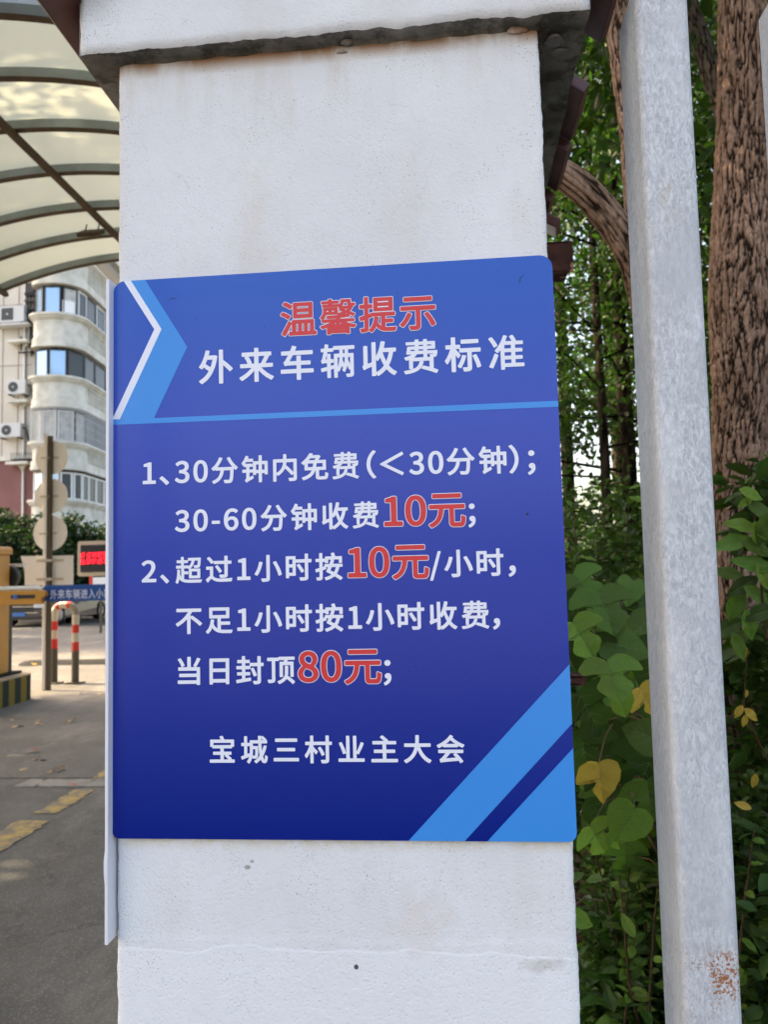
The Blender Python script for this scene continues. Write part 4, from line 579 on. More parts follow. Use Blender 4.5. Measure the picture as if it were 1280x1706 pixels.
 '会': '69,347 79,357 92,360 927,358 939,347 941,334 940,259 927,243 694,240 772,165 871,51 926,-30 925,-49 914,-59 840,-101 821,-93 771,-19 329,-57 210,-69 160,-80 148,-79 137,-68 109,14 111,28 117,36 156,58 204,100 328,240 79,244 67,261|334,64 671,89 676,95 597,176 591,190 599,209 656,240 491,242 410,145|20,491 21,504 30,515 192,596 266,644 329,690 391,743 444,799 488,856 503,863 593,824 598,805 578,774 581,768 659,701 771,625 833,590 974,529 981,523 986,510 983,497 927,428 908,421 765,488 760,447 740,438 260,438 248,445 243,454 241,479 98,409 81,416|665,554 578,620 503,686 431,617 351,554',
 '进': '808,838 818,818 818,686 821,681 927,681 941,673 947,661 947,585 939,570 927,564 821,564 818,560 818,435 827,430 946,430 958,425 967,410 964,325 958,317 946,313 827,313 818,309 818,77 811,64 802,59 715,58 700,70 696,311 572,313 563,309 547,246 511,165 459,95 418,58 428,52 472,44 597,39 765,43 970,57 983,48 987,33 961,-55 946,-65 696,-74 547,-75 453,-67 378,-50 341,-36 223,38 204,29 185,14 104,-81 92,-88 73,-83 20,-11 16,8 42,39 88,83 166,139 166,378 160,386 48,386 36,391 28,410 28,479 32,491 42,499 54,501 260,501 273,498 280,491 285,479 285,127 366,73 371,77 330,114 326,133 334,146 385,194 404,221 421,253 442,309 435,313 322,315 315,322 311,334 311,410 316,422 329,429 453,430 458,435 458,560 453,564 328,567 317,585 318,667 335,680 453,681 459,686 459,824 472,840 559,841 575,830 578,686 584,681 696,682 698,818 703,833 721,842 796,842|578,432 696,431 696,562 584,564 578,561|61,788 123,838 135,842 148,838 276,711 313,667 315,648 248,591 235,587 223,590 142,686 66,761 59,774',
 '入': '946,-83 933,-92 914,-88 827,-29 746,50 687,127 633,215 522,433 501,372 460,278 410,187 349,102 280,26 206,-36 117,-94 98,-92 21,-24 19,-11 24,1 123,64 197,127 260,197 318,284 365,378 402,479 431,585 360,672 279,740 274,749 276,768 329,838 341,842 354,838 478,725 567,604 700,353 770,234 858,126 984,26 986,8 960,-43',
 '区': '970,-63 952,-73 98,-73 83,-68 75,-49 75,786 79,800 98,809 927,809 946,800 950,786 950,711 939,694 927,691 752,691 740,686 815,656 824,642 823,629 742,504 642,378 644,372 796,222 853,158 856,146 851,133 777,70 765,71 756,77 678,167 559,287 422,164 292,70 273,74 210,133 204,146 210,165 339,253 469,366 469,372 421,416 241,571 237,585 241,599 301,648 322,650 553,455 622,539 714,680 723,686 709,691 198,691 194,686 194,52 198,45 958,44 967,39 974,26 975,-49'}

LINES = {"A": [0.03878, 1.6768, [["1", -0.42944, 0.04227], ["、", -0.40376, 0.04098], ["3", -0.38094, 0.04056], ["0", -0.35522, 0.04065], ["分", -0.32943, 0.03878], ["钟", -0.28666, 0.03878], ["内", -0.24505, 0.03878], ["免", -0.20357, 0.03878], ["费", -0.16121, 0.03878], ["（", -0.14156, 0.04219], ["＜", -0.09821, 0.03869], ["3", -0.0559, 0.03869], ["0", -0.03117, 0.04055], ["分", -0.00613, 0.03878], ["钟", 0.03691, 0.03878], ["）", 0.07631, 0.0415], ["；", 0.09648, 0.04174]]], "B": [0.03793, 1.60928, [["3", -0.38118, 0.04038], ["0", -0.35558, 0.04047], ["-", -0.32955, 0.03823], ["6", -0.31298, 0.04066], ["0", -0.28727, 0.03997], ["分", -0.26117, 0.03793], ["钟", -0.21887, 0.03793], ["收", -0.17729, 0.03793], ["费", -0.13492, 0.03793], ["；", 0.01626, 0.03922]]], "BR": [0.0513, 1.60835, [["1", -0.09481, 0.05592], ["0", -0.06411, 0.0557], ["元", -0.0326, 0.0513]]], "C": [0.03823, 1.54109, [["2", -0.42892, 0.04089], ["、", -0.40286, 0.03725], ["超", -0.38069, 0.03823], ["过", -0.33815, 0.03823], ["1", -0.29635, 0.04108], ["小", -0.2701, 0.03823], ["时", -0.22866, 0.03823], ["按", -0.18642, 0.03823], ["/", -0.03148, 0.03631], ["小", -0.01325, 0.03823], ["时", 0.02766, 0.03823], ["，", 0.06671, 0.04042]]], "CR": [0.05129, 1.54104, [["1", -0.14535, 0.05591], ["0", -0.11448, 0.0548], ["元", -0.08316, 0.05129]]], "D": [0.03856, 1.47281, [["不", -0.38103, 0.03856], ["足", -0.33891, 0.03856], ["1", -0.29705, 0.04087], ["小", -0.27099, 0.03856], ["时", -0.22956, 0.03856], ["按", -0.18731, 0.03856], ["1", -0.14543, 0.0412], ["小", -0.11947, 0.03856], ["时", -0.07892, 0.03856], ["收", -0.03604, 0.03856], ["费", 0.00667, 0.03856], ["，", 0.04415, 0.03909]]], "E": [0.03918, 1.40464, [["当", -0.38134, 0.03918], ["日", -0.33948, 0.03918], ["封", -0.29716, 0.03918], ["顶", -0.25479, 0.03918], ["；", -0.10215, 0.04178]]], "ER": [0.05147, 1.40425, [["8", -0.2131, 0.05446], ["0", -0.1824, 0.05539], ["元", -0.15041, 0.05147]]], "F": [0.03748, 1.30071, [["宝", -0.33548, 0.03748], ["城", -0.29179, 0.03748], ["三", -0.24831, 0.03748], ["村", -0.20502, 0.03748], ["业", -0.16104, 0.03748], ["主", -0.11727, 0.03748], ["大", -0.07391, 0.03748], ["会", -0.03075, 0.03748]]], "T1": [0.05202, 1.87864, [["温", -0.22931, 0.05202], ["馨", -0.17415, 0.05202], ["提", -0.11915, 0.05202], ["示", -0.06385, 0.05202]]], "T2": [0.04985, 1.81751, [["外", -0.34621, 0.04985], ["来", -0.28844, 0.04985], ["车", -0.23134, 0.04985], ["辆", -0.17449, 0.04985], ["收", -0.11792, 0.04985], ["费", -0.06034, 0.04985], ["标", -0.00356, 0.04985], ["准", 0.05427, 0.04985]]]}
def lettering(name, items, key, y, mm, parent):
    """flat print: filled glyph outlines (em coordinates / 1000) laid on the plane y"""
    cu = bpy.data.curves.new(name, 'CURVE'); cu.dimensions = '2D'; cu.fill_mode = 'FRONT'
    for ch, x, z, sx, sz in items:
        for c in GLYPHS[ch+key].split('|'):
            pts = [tuple(map(int, p.split(','))) for p in c.split()]
            sp = cu.splines.new('POLY'); sp.points.add(len(pts)-1); sp.use_cyclic_u = True
            for bp, p in zip(sp.points, pts): bp.co = (x+p[0]/1000*sx, z+p[1]/1000*sz, 0, 1)
    t = bpy.data.objects.new('tmp', cu); C.objects.link(t); bpy.context.view_layer.update()
    dg = bpy.context.evaluated_depsgraph_get(); me = bpy.data.meshes.new_from_object(t.evaluated_get(dg), depsgraph=dg)
    bpy.data.objects.remove(t)
    me.transform(Matrix(((1, 0, 0, 0), (0, 0, -1, y), (0, 1, 0, 0), (0, 0, 0, 1)))); me.name = name; me.materials.clear()
    return link(name, me, parent, [mm])
runs = []
for ln, (em, z, items) in LINES.items():
    cur = []
    for ch, x, sx in items:
        if cur and x-cur[-1][1] > em*1.9: runs.append((ln, em, cur)); cur = []
        cur.append((ch, x, z, sx, em))
    runs.append((ln, em, cur))
for ln, em, its in runs:
    if ln in ('BR', 'CR', 'ER', 'T1'):
        lettering('lettering_outline', its, 'o', .99945, M['white_print'], sgn)
        lettering('lettering', its, '', .9992, M['red_print'], sgn)
    else:
        lettering('lettering', its, '', .9994, M['white_print'], sgn)
# small scars on the panel
sc = MB()
for (x, z, r_) in ((.0985, 1.618, .0016),): sc.disc((x, z), r_, .9990, 1.0, 14)
sc.build('screw_hole', M['dark'], sgn)
for (x0, z0, x1, z1) in ((-.3905, 1.9360, -.3760, 1.9375), (.098, 1.931, .110, 1.944), (.060, 1.428, .059, 1.440), (.1, 1.93, .104, 1.934)):
    d = Vector((x1-x0, 0, z1-z0)); nn = Vector((-d.z, 0, d.x)).normalized()*.00045; a, b_ = Vector((x0, .9996, z0)), Vector((x1, .9996, z1)); mdl = (a+b_)/2+nn*3.5
    MB().add([a, mdl-nn, mdl+nn, b_], [(0, 1, 2), (1, 3, 2)]).build('scratch', M['dark'], sgn)

# ------------------------------------------------------------------ galvanised palisade right of the pillar
fence = empty('steel_fence', (.5, 1.03, 0), 'row of square galvanised steel posts standing right of the white pillar', 'fence')
def picket(i):
    x0, x1, y0, y1 = .2655+.197*i, .3345+.197*i, .98, 1.082; zt = 2.327; r_ = .009
    out = rounded(x0, x1, y0, y1, r_, 6); inn = rounded(x0+.004, x1-.004, y0+.004, y1-.004, r_-.004, 6); n = len(out); k = MB()
    zs = [.1+(zt-.1)*t/30 for t in range(31)]; vs = []
    for z in zs: vs += [(x-.0065*(2.0-z)*.9*.8+.0006*noise.noise(Vector((z*3, i, 0))), y, z) for x, y in out]
    k.add(vs, [(j*n+a, j*n+(a+1) % n, (j+1)*n+(a+1) % n, (j+1)*n+a) for j in range(30) for a in range(n)], 0, True)
    dx = -.0065*(2.0-zt)*.9*.8
    k.add([(x+dx, y, zt) for x, y in out]+[(x+dx, y, zt) for x, y in inn], [(a, (a+1) % n, (a+1) % n+n, a+n) for a in range(n)], 1)
    k.add([(x+dx, y, zt) for x, y in inn]+[(x, y, 1.9) for x, y in inn], [(a, (a+1) % n, (a+1) % n+n, a+n) for a in range(n)], 1, True)
    o = k.build('post', [M['galv'], M['rust']], fence)
    return o
for i in range(5):
    o = picket(i)
    if i == 0: o['label'] = 'post nearest the pillar, with rust specks low on its face'
MB().box(.2, 1.4, .93, 1.14, -.02, .13).build('kerb', M['cap'], fence, bevel=.008)

# ------------------------------------------------------------------ arched canopy over the drive
can = empty('arched_canopy', (-4.15, 6.5, 0), 'arched drive canopy of cream translucent sheet on grey-green steel ribs', 'canopy')
XC, RC, ZP = -4.15, 5.8, 5.86
def arc(a, r_): return (XC+r_*math.sin(a), ZP-RC+r_*math.cos(a))
ribs = [-1.6, -.85, -.1, .65, 1.4, 2.15, 2.9, 3.6, 4.35, 5.1, 5.85, 6.6, 7.4, 8.2, 8.9, 9.6]; A = [R(-28+56*i/40) for i in range(41)]  # unseen near ribs lengthen the canopy, added to shade pillar and posts
for y in ribs:
    k = MB()
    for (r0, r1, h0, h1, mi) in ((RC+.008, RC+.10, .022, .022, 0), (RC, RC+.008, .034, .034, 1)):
        vs = []
        for a in A:
            for (r_, dy) in ((r0, -h0), (r0, h0), (r1, h0), (r1, -h0)): x, z = arc(a, r_); vs.append((x, y+dy, z))
        k.add(vs, [(i*4+q, (i+1)*4+q, (i+1)*4+(q+1) % 4, i*4+(q+1) % 4) for i in range(40) for q in range(4)], mi)
    k.build('rib', [M['steel_lit'], M['steel_dark']], can)
for deg in (-27.3, -19.6, .4, 19.6, 27.3):
    x, z = arc(R(deg), RC-.035); MB().box(-.03, .03, -1.7, 9.66, -.03, .03, 0, Matrix.Translation((x, 0, z)) @ Matrix.Rotation(R(deg), 4, 'Y')).build('purlin', M['steel_dark'], can)
for y0, y1 in zip(ribs, ribs[1:]):
    k = MB(); vs = []
    ns = 8
    for j in range(ns+1):
        t = j/ns; y = y0+.001+(y1-y0-.002)*t
        for i, a in enumerate(A):
            x, z = arc(a, RC+.103-.012*math.sin(math.pi*t)+.003*noise.noise(Vector((i*.5, y*3, 0)))); vs.append((x, y, z))
    w_ = len(A); k.add(vs, [(j*w_+i, j*w_+i+1, (j+1)*w_+i+1, (j+1)*w_+i) for j in range(ns) for i in range(w_-1)], 0, True)
    o = k.build('roof_panel', M['sheetblue'] if y1 <= 5.1 else M['sheet'], can)
    if y1 <= 5.1: o['label'] = 'bluish translucent roof panel'
for x, y in ((XC+2.72, 9.6), (XC+2.72, 4.35), (XC-2.72, 9.6), (XC-2.72, 4.35), (XC+2.72, -1.5), (XC-2.72, -1.5)):
    MB().box(x-.05, x+.05, y-.05, y+.05, 0, ZP-.70).build('column', M['steel_lit'], can)
for s_ in (-1, 1):
    MB().box(XC+s_*2.72-.04, XC+s_*2.72+.04, -1.7, 9.66, ZP-.79, ZP-.70).build('eaves_beam', M['steel_dark'], can)
# flood lamp hanging from the canopy
fl = empty('flood_lamp', (-4.28, 8.5, 5.72), 'small dark flood lamp hanging below the cream canopy', 'lamp')
c0 = Matrix.Translation((-4.28, 8.5, 5.72)) @ Matrix.Rotation(R(35), 4, 'X')
MB().box(-.14, .14, -.10, .10, -.02, .03, 0, c0).build('casing', M['steel_dark'], fl, bevel=.006)
MB().box(-.12, .12, -.08, .08, -.024, -.019, 0, c0).build('glass', M['creamframe'], fl)
for x in (-4.36, -4.20): MB().tube([(x, 8.5, 5.72), (x, 8.55, 5.86)], .008, 6).build('bracket', M['steel_dark'], fl)

# ------------------------------------------------------------------ barrier machine on its island
isl = empty('island_kerb', (-6.2, 8.2, 0), 'concrete island with worn yellow and black stripes under the barrier machine', 'kerb')
def curbpath(y0, y1, x1, x0, z, r_): return [(x0, y0), (x1-r_*.6, y0), (x1, y0+r_*.6), (x1, y1-r_), (x1-r_*.3, y1-r_*.3), (x1-r_, y1), (x0, y1)]
cpth = curbpath(6.0, 9.42, -5.47, -7.0, .3, .12); n = len(cpth)
MB().add([(x, y, -.01) for x, y in cpth]+[(x, y, .33) for x, y in cpth], [tuple(range(n, 2*n))]+[(i, (i+1) % n, (i+1) % n+n, i+n) for i in range(n)]).build('concrete_block', M['kerb'], isl, bevel=.012)
yy = 6.15; c = 0
while yy < 9.30:
    MB().box(-5.4715, -5.4675, yy, min(yy+.125, 9.31), .0, .315).build('painted_stripe', M['stripe_y'] if c % 2 else M['stripe_k'], isl); yy += .128; c += 1
mc = empty('barrier_machine', (-5.9, 9.0, .33), 'orange yellow barrier cabinet standing on the striped island', 'barrier')
MB().box(-6.05, -5.700, 8.84, 9.2, .36, 1.86).build('cabinet', M['cabinet'], mc, bevel=.01)
MB().prism([(-6.08, 1.86), (-5.68, 1.86), (-5.68, 1.93), (-5.71, 1.96), (-6.05, 1.96)], 8.81, 9.23).build('lid', M['cabinet'], mc, bevel=.006)
MB().box(-6.10, -5.64, 8.8, 9.40, .33, .36).build('base_plate', M['rubber'], mc, bevel=.006)
MB().box(-5.90, -5.715, 9.203, 9.30, .36, 1.3).build('rear_casing', M['dark'], mc, bevel=.01)
k = MB(); k.disc((-5.78, 1.575), .16, 9.23, 9.33, 28); k.build('round_hood', M['dark'], mc, bevel=.02)
hp = MB().box(-6.3, -5.60, 9.34, 9.38, 1.70, 1.745); hp.build('rail', M['white'], mc)
# boom with casing and its banner
boom = empty('barrier_boom', (-5.8, 8.75, 1.3), 'lowered barrier arm with yellow casing carrying a blue lettered banner', 'barrier arm')
bz0, bz1 = (-5.519, 8.720, 1.234)[2], (-5.522, 8.720, 1.401)[2]; bx = (-4.923, 8.720, 1.337)[0]
MB().prism([(-6.3, bz0), (bx-.06, bz0), (bx-.045, bz0+.01), (bx-.05, (bz0+bz1)/2-.01), (bx, (bz0+bz1)/2+.02), (bx-.01, bz1-.02), (bx-.05, bz1), (-6.3, bz1)], 8.68, 8.76).build('arm_casing', M['cabinet'], boom, bevel=.008)
q0, q1 = (-5.359, 8.670, 1.319), (-5.054, 8.670, 1.342)
MB().prism(rounded(q0[0], q1[0], q0[2]-.012, q1[2]+.010, .012), 8.672, 8.679).build('slot', M['dark'], boom)
k = MB(); k.disc(((q0[0]*.78+q1[0]*.22), (q0[2]+q1[2])/2), .03, 8.655, 8.671, 18); k.build('knob', M['plate'], boom)
w0, w1 = (-5.409, 8.750, 1.397), (-5.017, 8.750, 1.432)
MB().tube([(-6.3, 8.75, bz1+.03), (w1[0]-.03, 8.75, bz1+.03), (w1[0]+.02, 8.75, bz1+.012)], .026, 10).build('white_pipe', M['white'], boom)
n0, n1 = (-5.006, 8.800, 1.263), (-4.969, 8.800, 1.459)
NBZ0, NBZ1 = n0[2], n1[2]
MB().prism([(n0[0]-.02, NBZ0+.1), (n0[0], NBZ0), (-2.4, NBZ0-.01), (-2.4, NBZ1-.01), (n0[0]+.02, NBZ1), (n0[0]-.035, NBZ1-.045), (n0[0]+.005, NBZ1-.09)], 8.80, 8.812).build('banner', M['banner'], boom)
MB().box(n0[0]+.3, -2.4, 8.815, 8.85, NBZ0+.08, NBZ0+.13).build('arm', M['white'], boom)
t0, t1 = (-4.931, 8.790, 1.291), (-4.246, 8.790, 1.276); em = (t1[0]-t0[0])/7*.98
its = [(ch, t0[0]+(t1[0]-t0[0])/7*i, NBZ0+.035, em*.95, em*1.28) for i, ch in enumerate('外来车辆进入小区')]
lettering('lettering', its, '', 8.797, M['bannertext'], boom)

# ------------------------------------------------------------------ sign pole seen from behind
pole = empty('sign_pole', (-5.69, 10.05, 0), 'tall square post with three round signs and a board seen from behind', 'sign post')
MB().box(-5.745, -5.695, 10.05, 10.10, -.01, 3.60).build('post', M['signback'], pole, bevel=.006)  # front face of the square post, kept pale as its lit side
MB().box(-5.690, -5.632, 10.055, 10.105, -.01, 3.56).build('post', mat('brown_post', (.075, .055, .032), .6, .4), pole, bevel=.006)  # right face of the same post, its shade put into the dark colour
for (cx_, cz_, r_) in ((-5.66, 3.255, .242), (-5.665, 2.705, .246), (-5.675, 2.180, .252)):
    k = MB(); k.disc((cx_, cz_), r_, 10.115, 10.12, 48); d_ = k.build('round_sign', M['signback'], pole)
    kk = MB(); kk.box(cx_-.10, cx_+.11, 10.108, 10.114, cz_-.02, cz_+.01); kk.box(cx_-.115, cx_+.0, 10.03, 10.108, cz_-.025, cz_+.0)
    kk.build('clamp', M['polem'], d_)
k = MB().prism([(-6.11, 1.865), (-5.33, 1.855), (-5.33, 1.437), (-6.04, 1.453), (-6.05, 1.66)], 10.115, 10.122); bdd = k.build('rectangular_sign', M['signback'], pole)
for z in (1.79, 1.53): MB().box(-5.87, -5.47, 10.106, 10.1145, z-.018, z+.018).box(-5.77, -5.61, 10.03, 10.106, z-.02, z+.02).build('clamp', M['polem'], bdd)

# ------------------------------------------------------------------ hooped guard rail
hoop = empty('hoop_guard', (-5.8, 10.7, 0), 'bent steel hoop guard with red and white bands beside the sign pole', 'bollard')
HX = -5.595; pts = []; 
HR, HT, HH = .12, .09, 1.14
def hooppt(s):
    """s measured up the right leg, round the bend, along the short top and down the left leg"""
    L_ = HR*math.pi/2
    if s < HH-HR: return (HX, 10.7, s)
    s -= HH-HR
    if s < L_: a = s/HR; return (HX-HR+HR*math.cos(a), 10.7, HH-HR+HR*math.sin(a))
    s -= L_
    if s < HT: return (HX-HR-s, 10.7, HH)
    s -= HT
    if s < L_: a = s/HR; return (HX-HR-HT-HR*math.sin(a), 10.7, HH-HR+HR*math.cos(a))
    return (HX-2*HR-HT, 10.7, HH-HR-(s-L_))
segs = [(0, .47, 'tubedark'), (.47, .60, 'red'), (.60, .73, 'tubewhite'), (.73, .85, 'red'), (.85, 1.0, 'tubewhite'), (1.0, 1.165, 'tubegrey'), (1.165, 1.215, 'red'), (1.215, 1.33, 'tubewhite'), (1.33, 1.39, 'red'), (1.39, 1.6, 'tubewhite'), (1.6, 1.73, 'red'), (1.73, 1.86, 'tubewhite'), (1.86, 2.0, 'red'), (2.0, 2.505, 'tubedark')]
for a, b_, mm in segs: MB().tube([hooppt(a+(b_-a)*i/8) for i in range(9)], .052 if mm == 'tubedark' else .05, 16).build('tube_band', M[mm], hoop)
MB().disc((HX, 0), .1, 0, .01).v
for x in (HX, HX-.33): MB().box(x-.11, x+.11, 10.6, 10.8, -.01, .015).build('foot_plate', M['tubedark'], hoop, bevel=.003)

# ------------------------------------------------------------------ LED display
led = empty('led_display', (-6.7, 14.1, 0), 'framed dark LED display showing two rows of red lettering behind the boom', 'display')
MB().prism(rounded(-7.29, -6.05, 1.56, 2.24, .05), 14.0, 14.12).build('frame', M['creamframe'], led)
MB().prism(rounded(-7.225, -6.11, 1.64, 2.165, .02), 13.985, 13.999).build('screen', M['screen'], led)
lg = random.Random(3)
for (z0, z1) in ((1.920, 2.020), (1.795, 1.895)):
    k = MB(); x = -7.215
    while x < -6.15:
        for r_ in range(6):
            for c_ in range(6):
                if lg.random() < .60 and c_ < 5: k.box(x+c_*.0175+.001, x+c_*.0175+.0170, 13.980, 13.984, z0+(z1-z0)*r_/6+.0015, z0+(z1-z0)*(r_+1)/6-.0005)
        x += .113
    k.build('led_lettering', M['ledred'], led)['kind'] = 'stuff'
MB().box(-6.72, -6.60, 14.02, 14.10, -.01, 1.56).build('post', M['creamframe'], led)

# ------------------------------------------------------------------ speed bump
k = MB(); ns = 60
pr_ = [(-.12, -.008), (.0, .05), (.13, .07), (.26, .05), (.38, -.008)]; vs = []
for i in range(ns+1):
    t = i/ns; x = -7.95+t*7.2; e = min(1, math.sqrt(max(0, 1-(1-min(t*ns/3, 1))**2))+.02); 
    for (y, z) in pr_: vs.append((x, 13.0+.13+(y-.13)*e, z*e))
k.add(vs, [(i*5+q, (i+1)*5+q, (i+1)*5+q+1, i*5+q+1) for i in range(ns) for q in range(4)], 0)
tag(k.build('speed_bump', M['rubber']), 'low black rubber speed bump across the sunlit drive', 'speed bump')

# ------------------------------------------------------------------ vehicles and bollard far down the road
def car(x, y, label, body, lamp, plate, tail=False):
    r_ = empty('parked_car', (x, y, 0), label, 'car', 'cars parked down the road')
    W = .90
    prof = [(0, .22), (0, .55), (.10, .72), (1.0, .93), (1.15, .97), (1.95, 1.42), (3.2, 1.44), (4.0, 1.05), (4.5, .98), (4.6, .55), (4.6, .22)]
    k = MB(); vs = []
    rowsx = [(-1, .10), (-.93, 0), (.93, 0), (1, .10)]
    for (sx, ins) in rowsx:
        for (yy_, z) in prof:
            inx = .17 if z > 1.2 else (.06 if z > 1.0 else 0)
            vs.append((x+sx*(W-inx), y+yy_+(ins if yy_ < 2 else -ins)*.5, z-(ins*.4 if z > .5 else 0)))
    n = len(prof); fs = [(r*n+i, r*n+(i+1) % n, (r+1)*n+(i+1) % n, (r+1)*n+i) for r in range(3) for i in range(n)]
    fs += [tuple(range(n)), tuple(range(4*n-1, 3*n-1, -1))]
    k.add(vs, fs); k.build('body', body, r_, bevel=.025)
    MB().add([(x-.74, y+1.13, 1.0), (x+.74, y+1.13, 1.0), (x+.62, y+1.86, 1.405), (x-.62, y+1.86, 1.405)], [(0, 1, 2, 3)]).build('windscreen', M['darkglass'], r_)
    for s_ in (-1, 1):
        MB().add([(x+s_*.86, y+1.35, .98), (x+s_*.86, y+3.9, .98), (x+s_*.755, y+3.1, 1.38), (x+s_*.755, y+1.98, 1.38)], [(0, 1, 2, 3)]).build('side_window', M['darkglass'], r_)
        MB().prism(rounded(x+s_*.66-.17, x+s_*.66+.17, .60, .72, .05), y-.03, y+.06).build('tail_lamp' if tail else 'headlight', lamp, r_)
        for yy_ in (.85, 3.75):
            c_ = MB(); c_.tube([(x+s_*.70, y+yy_, .32), (x+s_*.905, y+yy_, .32)], .32, 24); wh = c_.build('wheel', M['tyre'], r_)
            c_ = MB(); c_.tube([(x+s_*.906, y+yy_, .32), (x+s_*.915, y+yy_, .32)], .19, 18); c_.build('rim', M['chrome'], wh)
        MB().box(x+s_*.99-.09, x+s_*.99+.09, y+1.42, y+1.5, .95, 1.07).build('mirror', body, r_, bevel=.02)
    MB().box(x-.50, x+.50, y-.012, y+.02, .46, .62).build('grille', M['dark'], r_)
    for z in (.44, .635): MB().box(x-.62, x+.62, y-.02, y+.01, z, z+.022).build('trim_bar', M['chrome'], r_)
    MB().box(x-.22, x+.22, y-.035, y-.021, .34 if not tail else .50, .46 if not tail else .62).build('number_plate', plate, r_)
    MB().box(x-.80, x+.80, y-.03, y+.02, .22, .33).build('bumper_trim', M['dark'], r_)
car(-13.92, 23.0, 'dark car nose to the camera between the yellow cabinet and the sign pole', M['car_dark'], M['lamp'], M['plate'])
car(-15.6, 28.6, 'grey car seen between the sign pole and the lime post', M['car_grey'], M['taillamp'], M['plate'], True)
lb = empty('lime_bollard', (-14.45, 29.0, 0), 'lime green traffic post with black base beyond the boom', 'bollard')
MB().tube([(-14.45, 29, .10), (-14.45, 29, .5), (-14.45, 29, 1.05), (-14.45, 29, 1.1)], [.17, .15, .12, .06], 16).build('shell', M['lime'], lb)
MB().tube([(-14.45, 29, 0), (-14.45, 29, .04), (-14.45, 29, .11)], [.24, .24, .17], 16).build('base', M['tyre'], lb)
rw = empty('road_sign_board', (-9.1, 20, 0), 'small white board with red left edge beyond the LED display', 'board')
a0, a1 = (-9.973, 20.000, 1.528), (-9.489, 20.000, 1.319)
MB().box(a0[0], a1[0]+.6, 20, 20.04, a1[2]-.05, a0[2]).build('board', M['white'], rw)
MB().box(a0[0]-.10, a0[0]-.003, 19.99, 20.05, a1[2]-.05, a0[2]+.05).build('red_edge', M['red'], rw)
MB().box(a0[0]+.2, a0[0]+.26, 20.0, 20.04, 0, a1[2]-.053).build('leg', M['tubedark'], rw)
MB().box(a1[0]+.3, a1[0]+.36, 20.0, 20.04, 0, a1[2]-.053).build('leg', M['tubedark'], rw)

# ------------------------------------------------------------------ apartment building
bl = empty('apartment_building', (-24, 42, 0), 'cream apartment block with rounded glazed corner balconies and a maroon lower wall', 'building')
def bay_path(off=0., end=54):
    """plan of the rounded corner bay, offset outwards"""
    pts = [(-20.95, 36.1), (-20.95, 35.75)]
    c0, r0 = (-20.35, 35.75), .60
    for i in range(1, 9): a = math.pi+math.pi/2*i/8; pts.append((c0[0]+r0*math.cos(a), c0[1]+r0*math.sin(a)))
    c1, r1 = (-19.85, 36.35), 1.20
    for i in range(0, 13): a = 1.5*math.pi+(math.pi/2+.08)*i/12; pts.append((c1[0]+r1*math.cos(a), c1[1]+r1*math.sin(a)))
    lx, ly = pts[-1]; d = Vector((-.09, 1)).normalized()
    for s_ in (1.5, 3, 5, 8, 12, 17): pts.append((lx+d.x*s_, ly+d.y*s_))
    if off:
        o = []
        for i, p in enumerate(pts):
            a = Vector(pts[max(i-1, 0)]); b_ = Vector(pts[min(i+1, len(pts)-1)]); t = (b_-a).normalized(); o.append((p[0]+t.y*off, p[1]-t.x*off))
        pts = o
    return pts
def band(z0, z1, off, th=.12):
    a = bay_path(off); b_ = bay_path(off-th); n = len(a); vs = [(x, y, z0) for x, y in a]+[(x, y, z1) for x, y in a]+[(x, y, z0) for x, y in b_]+[(x, y, z1) for x, y in b_]
    fs = []
    for i in range(n-1): fs += [(i, i+1, i+1+n, i+n), (i+n, i+1+n, i+1+3*n, i+3*n), (i+2*n, i+2*n+1, i+1, i)]
    fs += [(0, n, 3*n, 2*n), (n-1, 3*n-1, 4*n-1, 2*n-1)]
    return vs, fs
def bandobj(name, specs, mm, parent=bl):
    k = MB()
    for z0, z1, off, th in specs: v_, f_ = band(z0, z1, off, th); k.add(v_, f_, 0, False)
    o = k.build(name, mm, parent); return o
# body behind the bay and the flat end wall
ZT = 21
MB().box(-40, -21.0, 36.1, 56, 7.75, ZT).build('wall', M['cream'], bl)
MB().box(-40, -21.0, 36.1, 56, -.02, 7.55).build('lower_wall', M['pinkwall'], bl)
MB().box(-40, -20.98, 36.02, 36.2, 7.55, 7.80).build('string_course', M['creamlight'], bl)
inner = bay_path(-.9); nI = len(inner)
MB().add([(x, y, -.02) for x, y in inner]+[(x, y, ZT) for x, y in inner], [(i, i+1, i+1+nI, i+nI) for i in range(nI-1)], 0).build('rear_wall', M['darkglass'], bl)
levels = [(5.40, 6.90), (8.30, 10.02), (11.62, 13.12), (14.82, 16.35), (18.05, 19.6)]   # sill, head of each glazed storey
prev = -.02
for li, (s_, h_) in enumerate(levels):
    bandobj('balcony_parapet', [(prev if li else 2.2, s_-.30, 0, .15), (s_-.30, s_-.22, .06, .2), (s_-.22, s_-.12, .14, .3), (s_-.12, s_, .22, .4)] + ([(prev-.12, prev+.0, .10, .4), (prev+.001, prev+.32, .07, .2)] if li else []), M['creamlight'])
    prev = h_+.12
bandobj('balcony_parapet', [(prev, ZT, 0, .15), (prev-.12, prev, .10, .4)], M['creamlight'])
bandobj('ground_storey', [(-.02, 2.198, -.05, .2)], M['cream'])
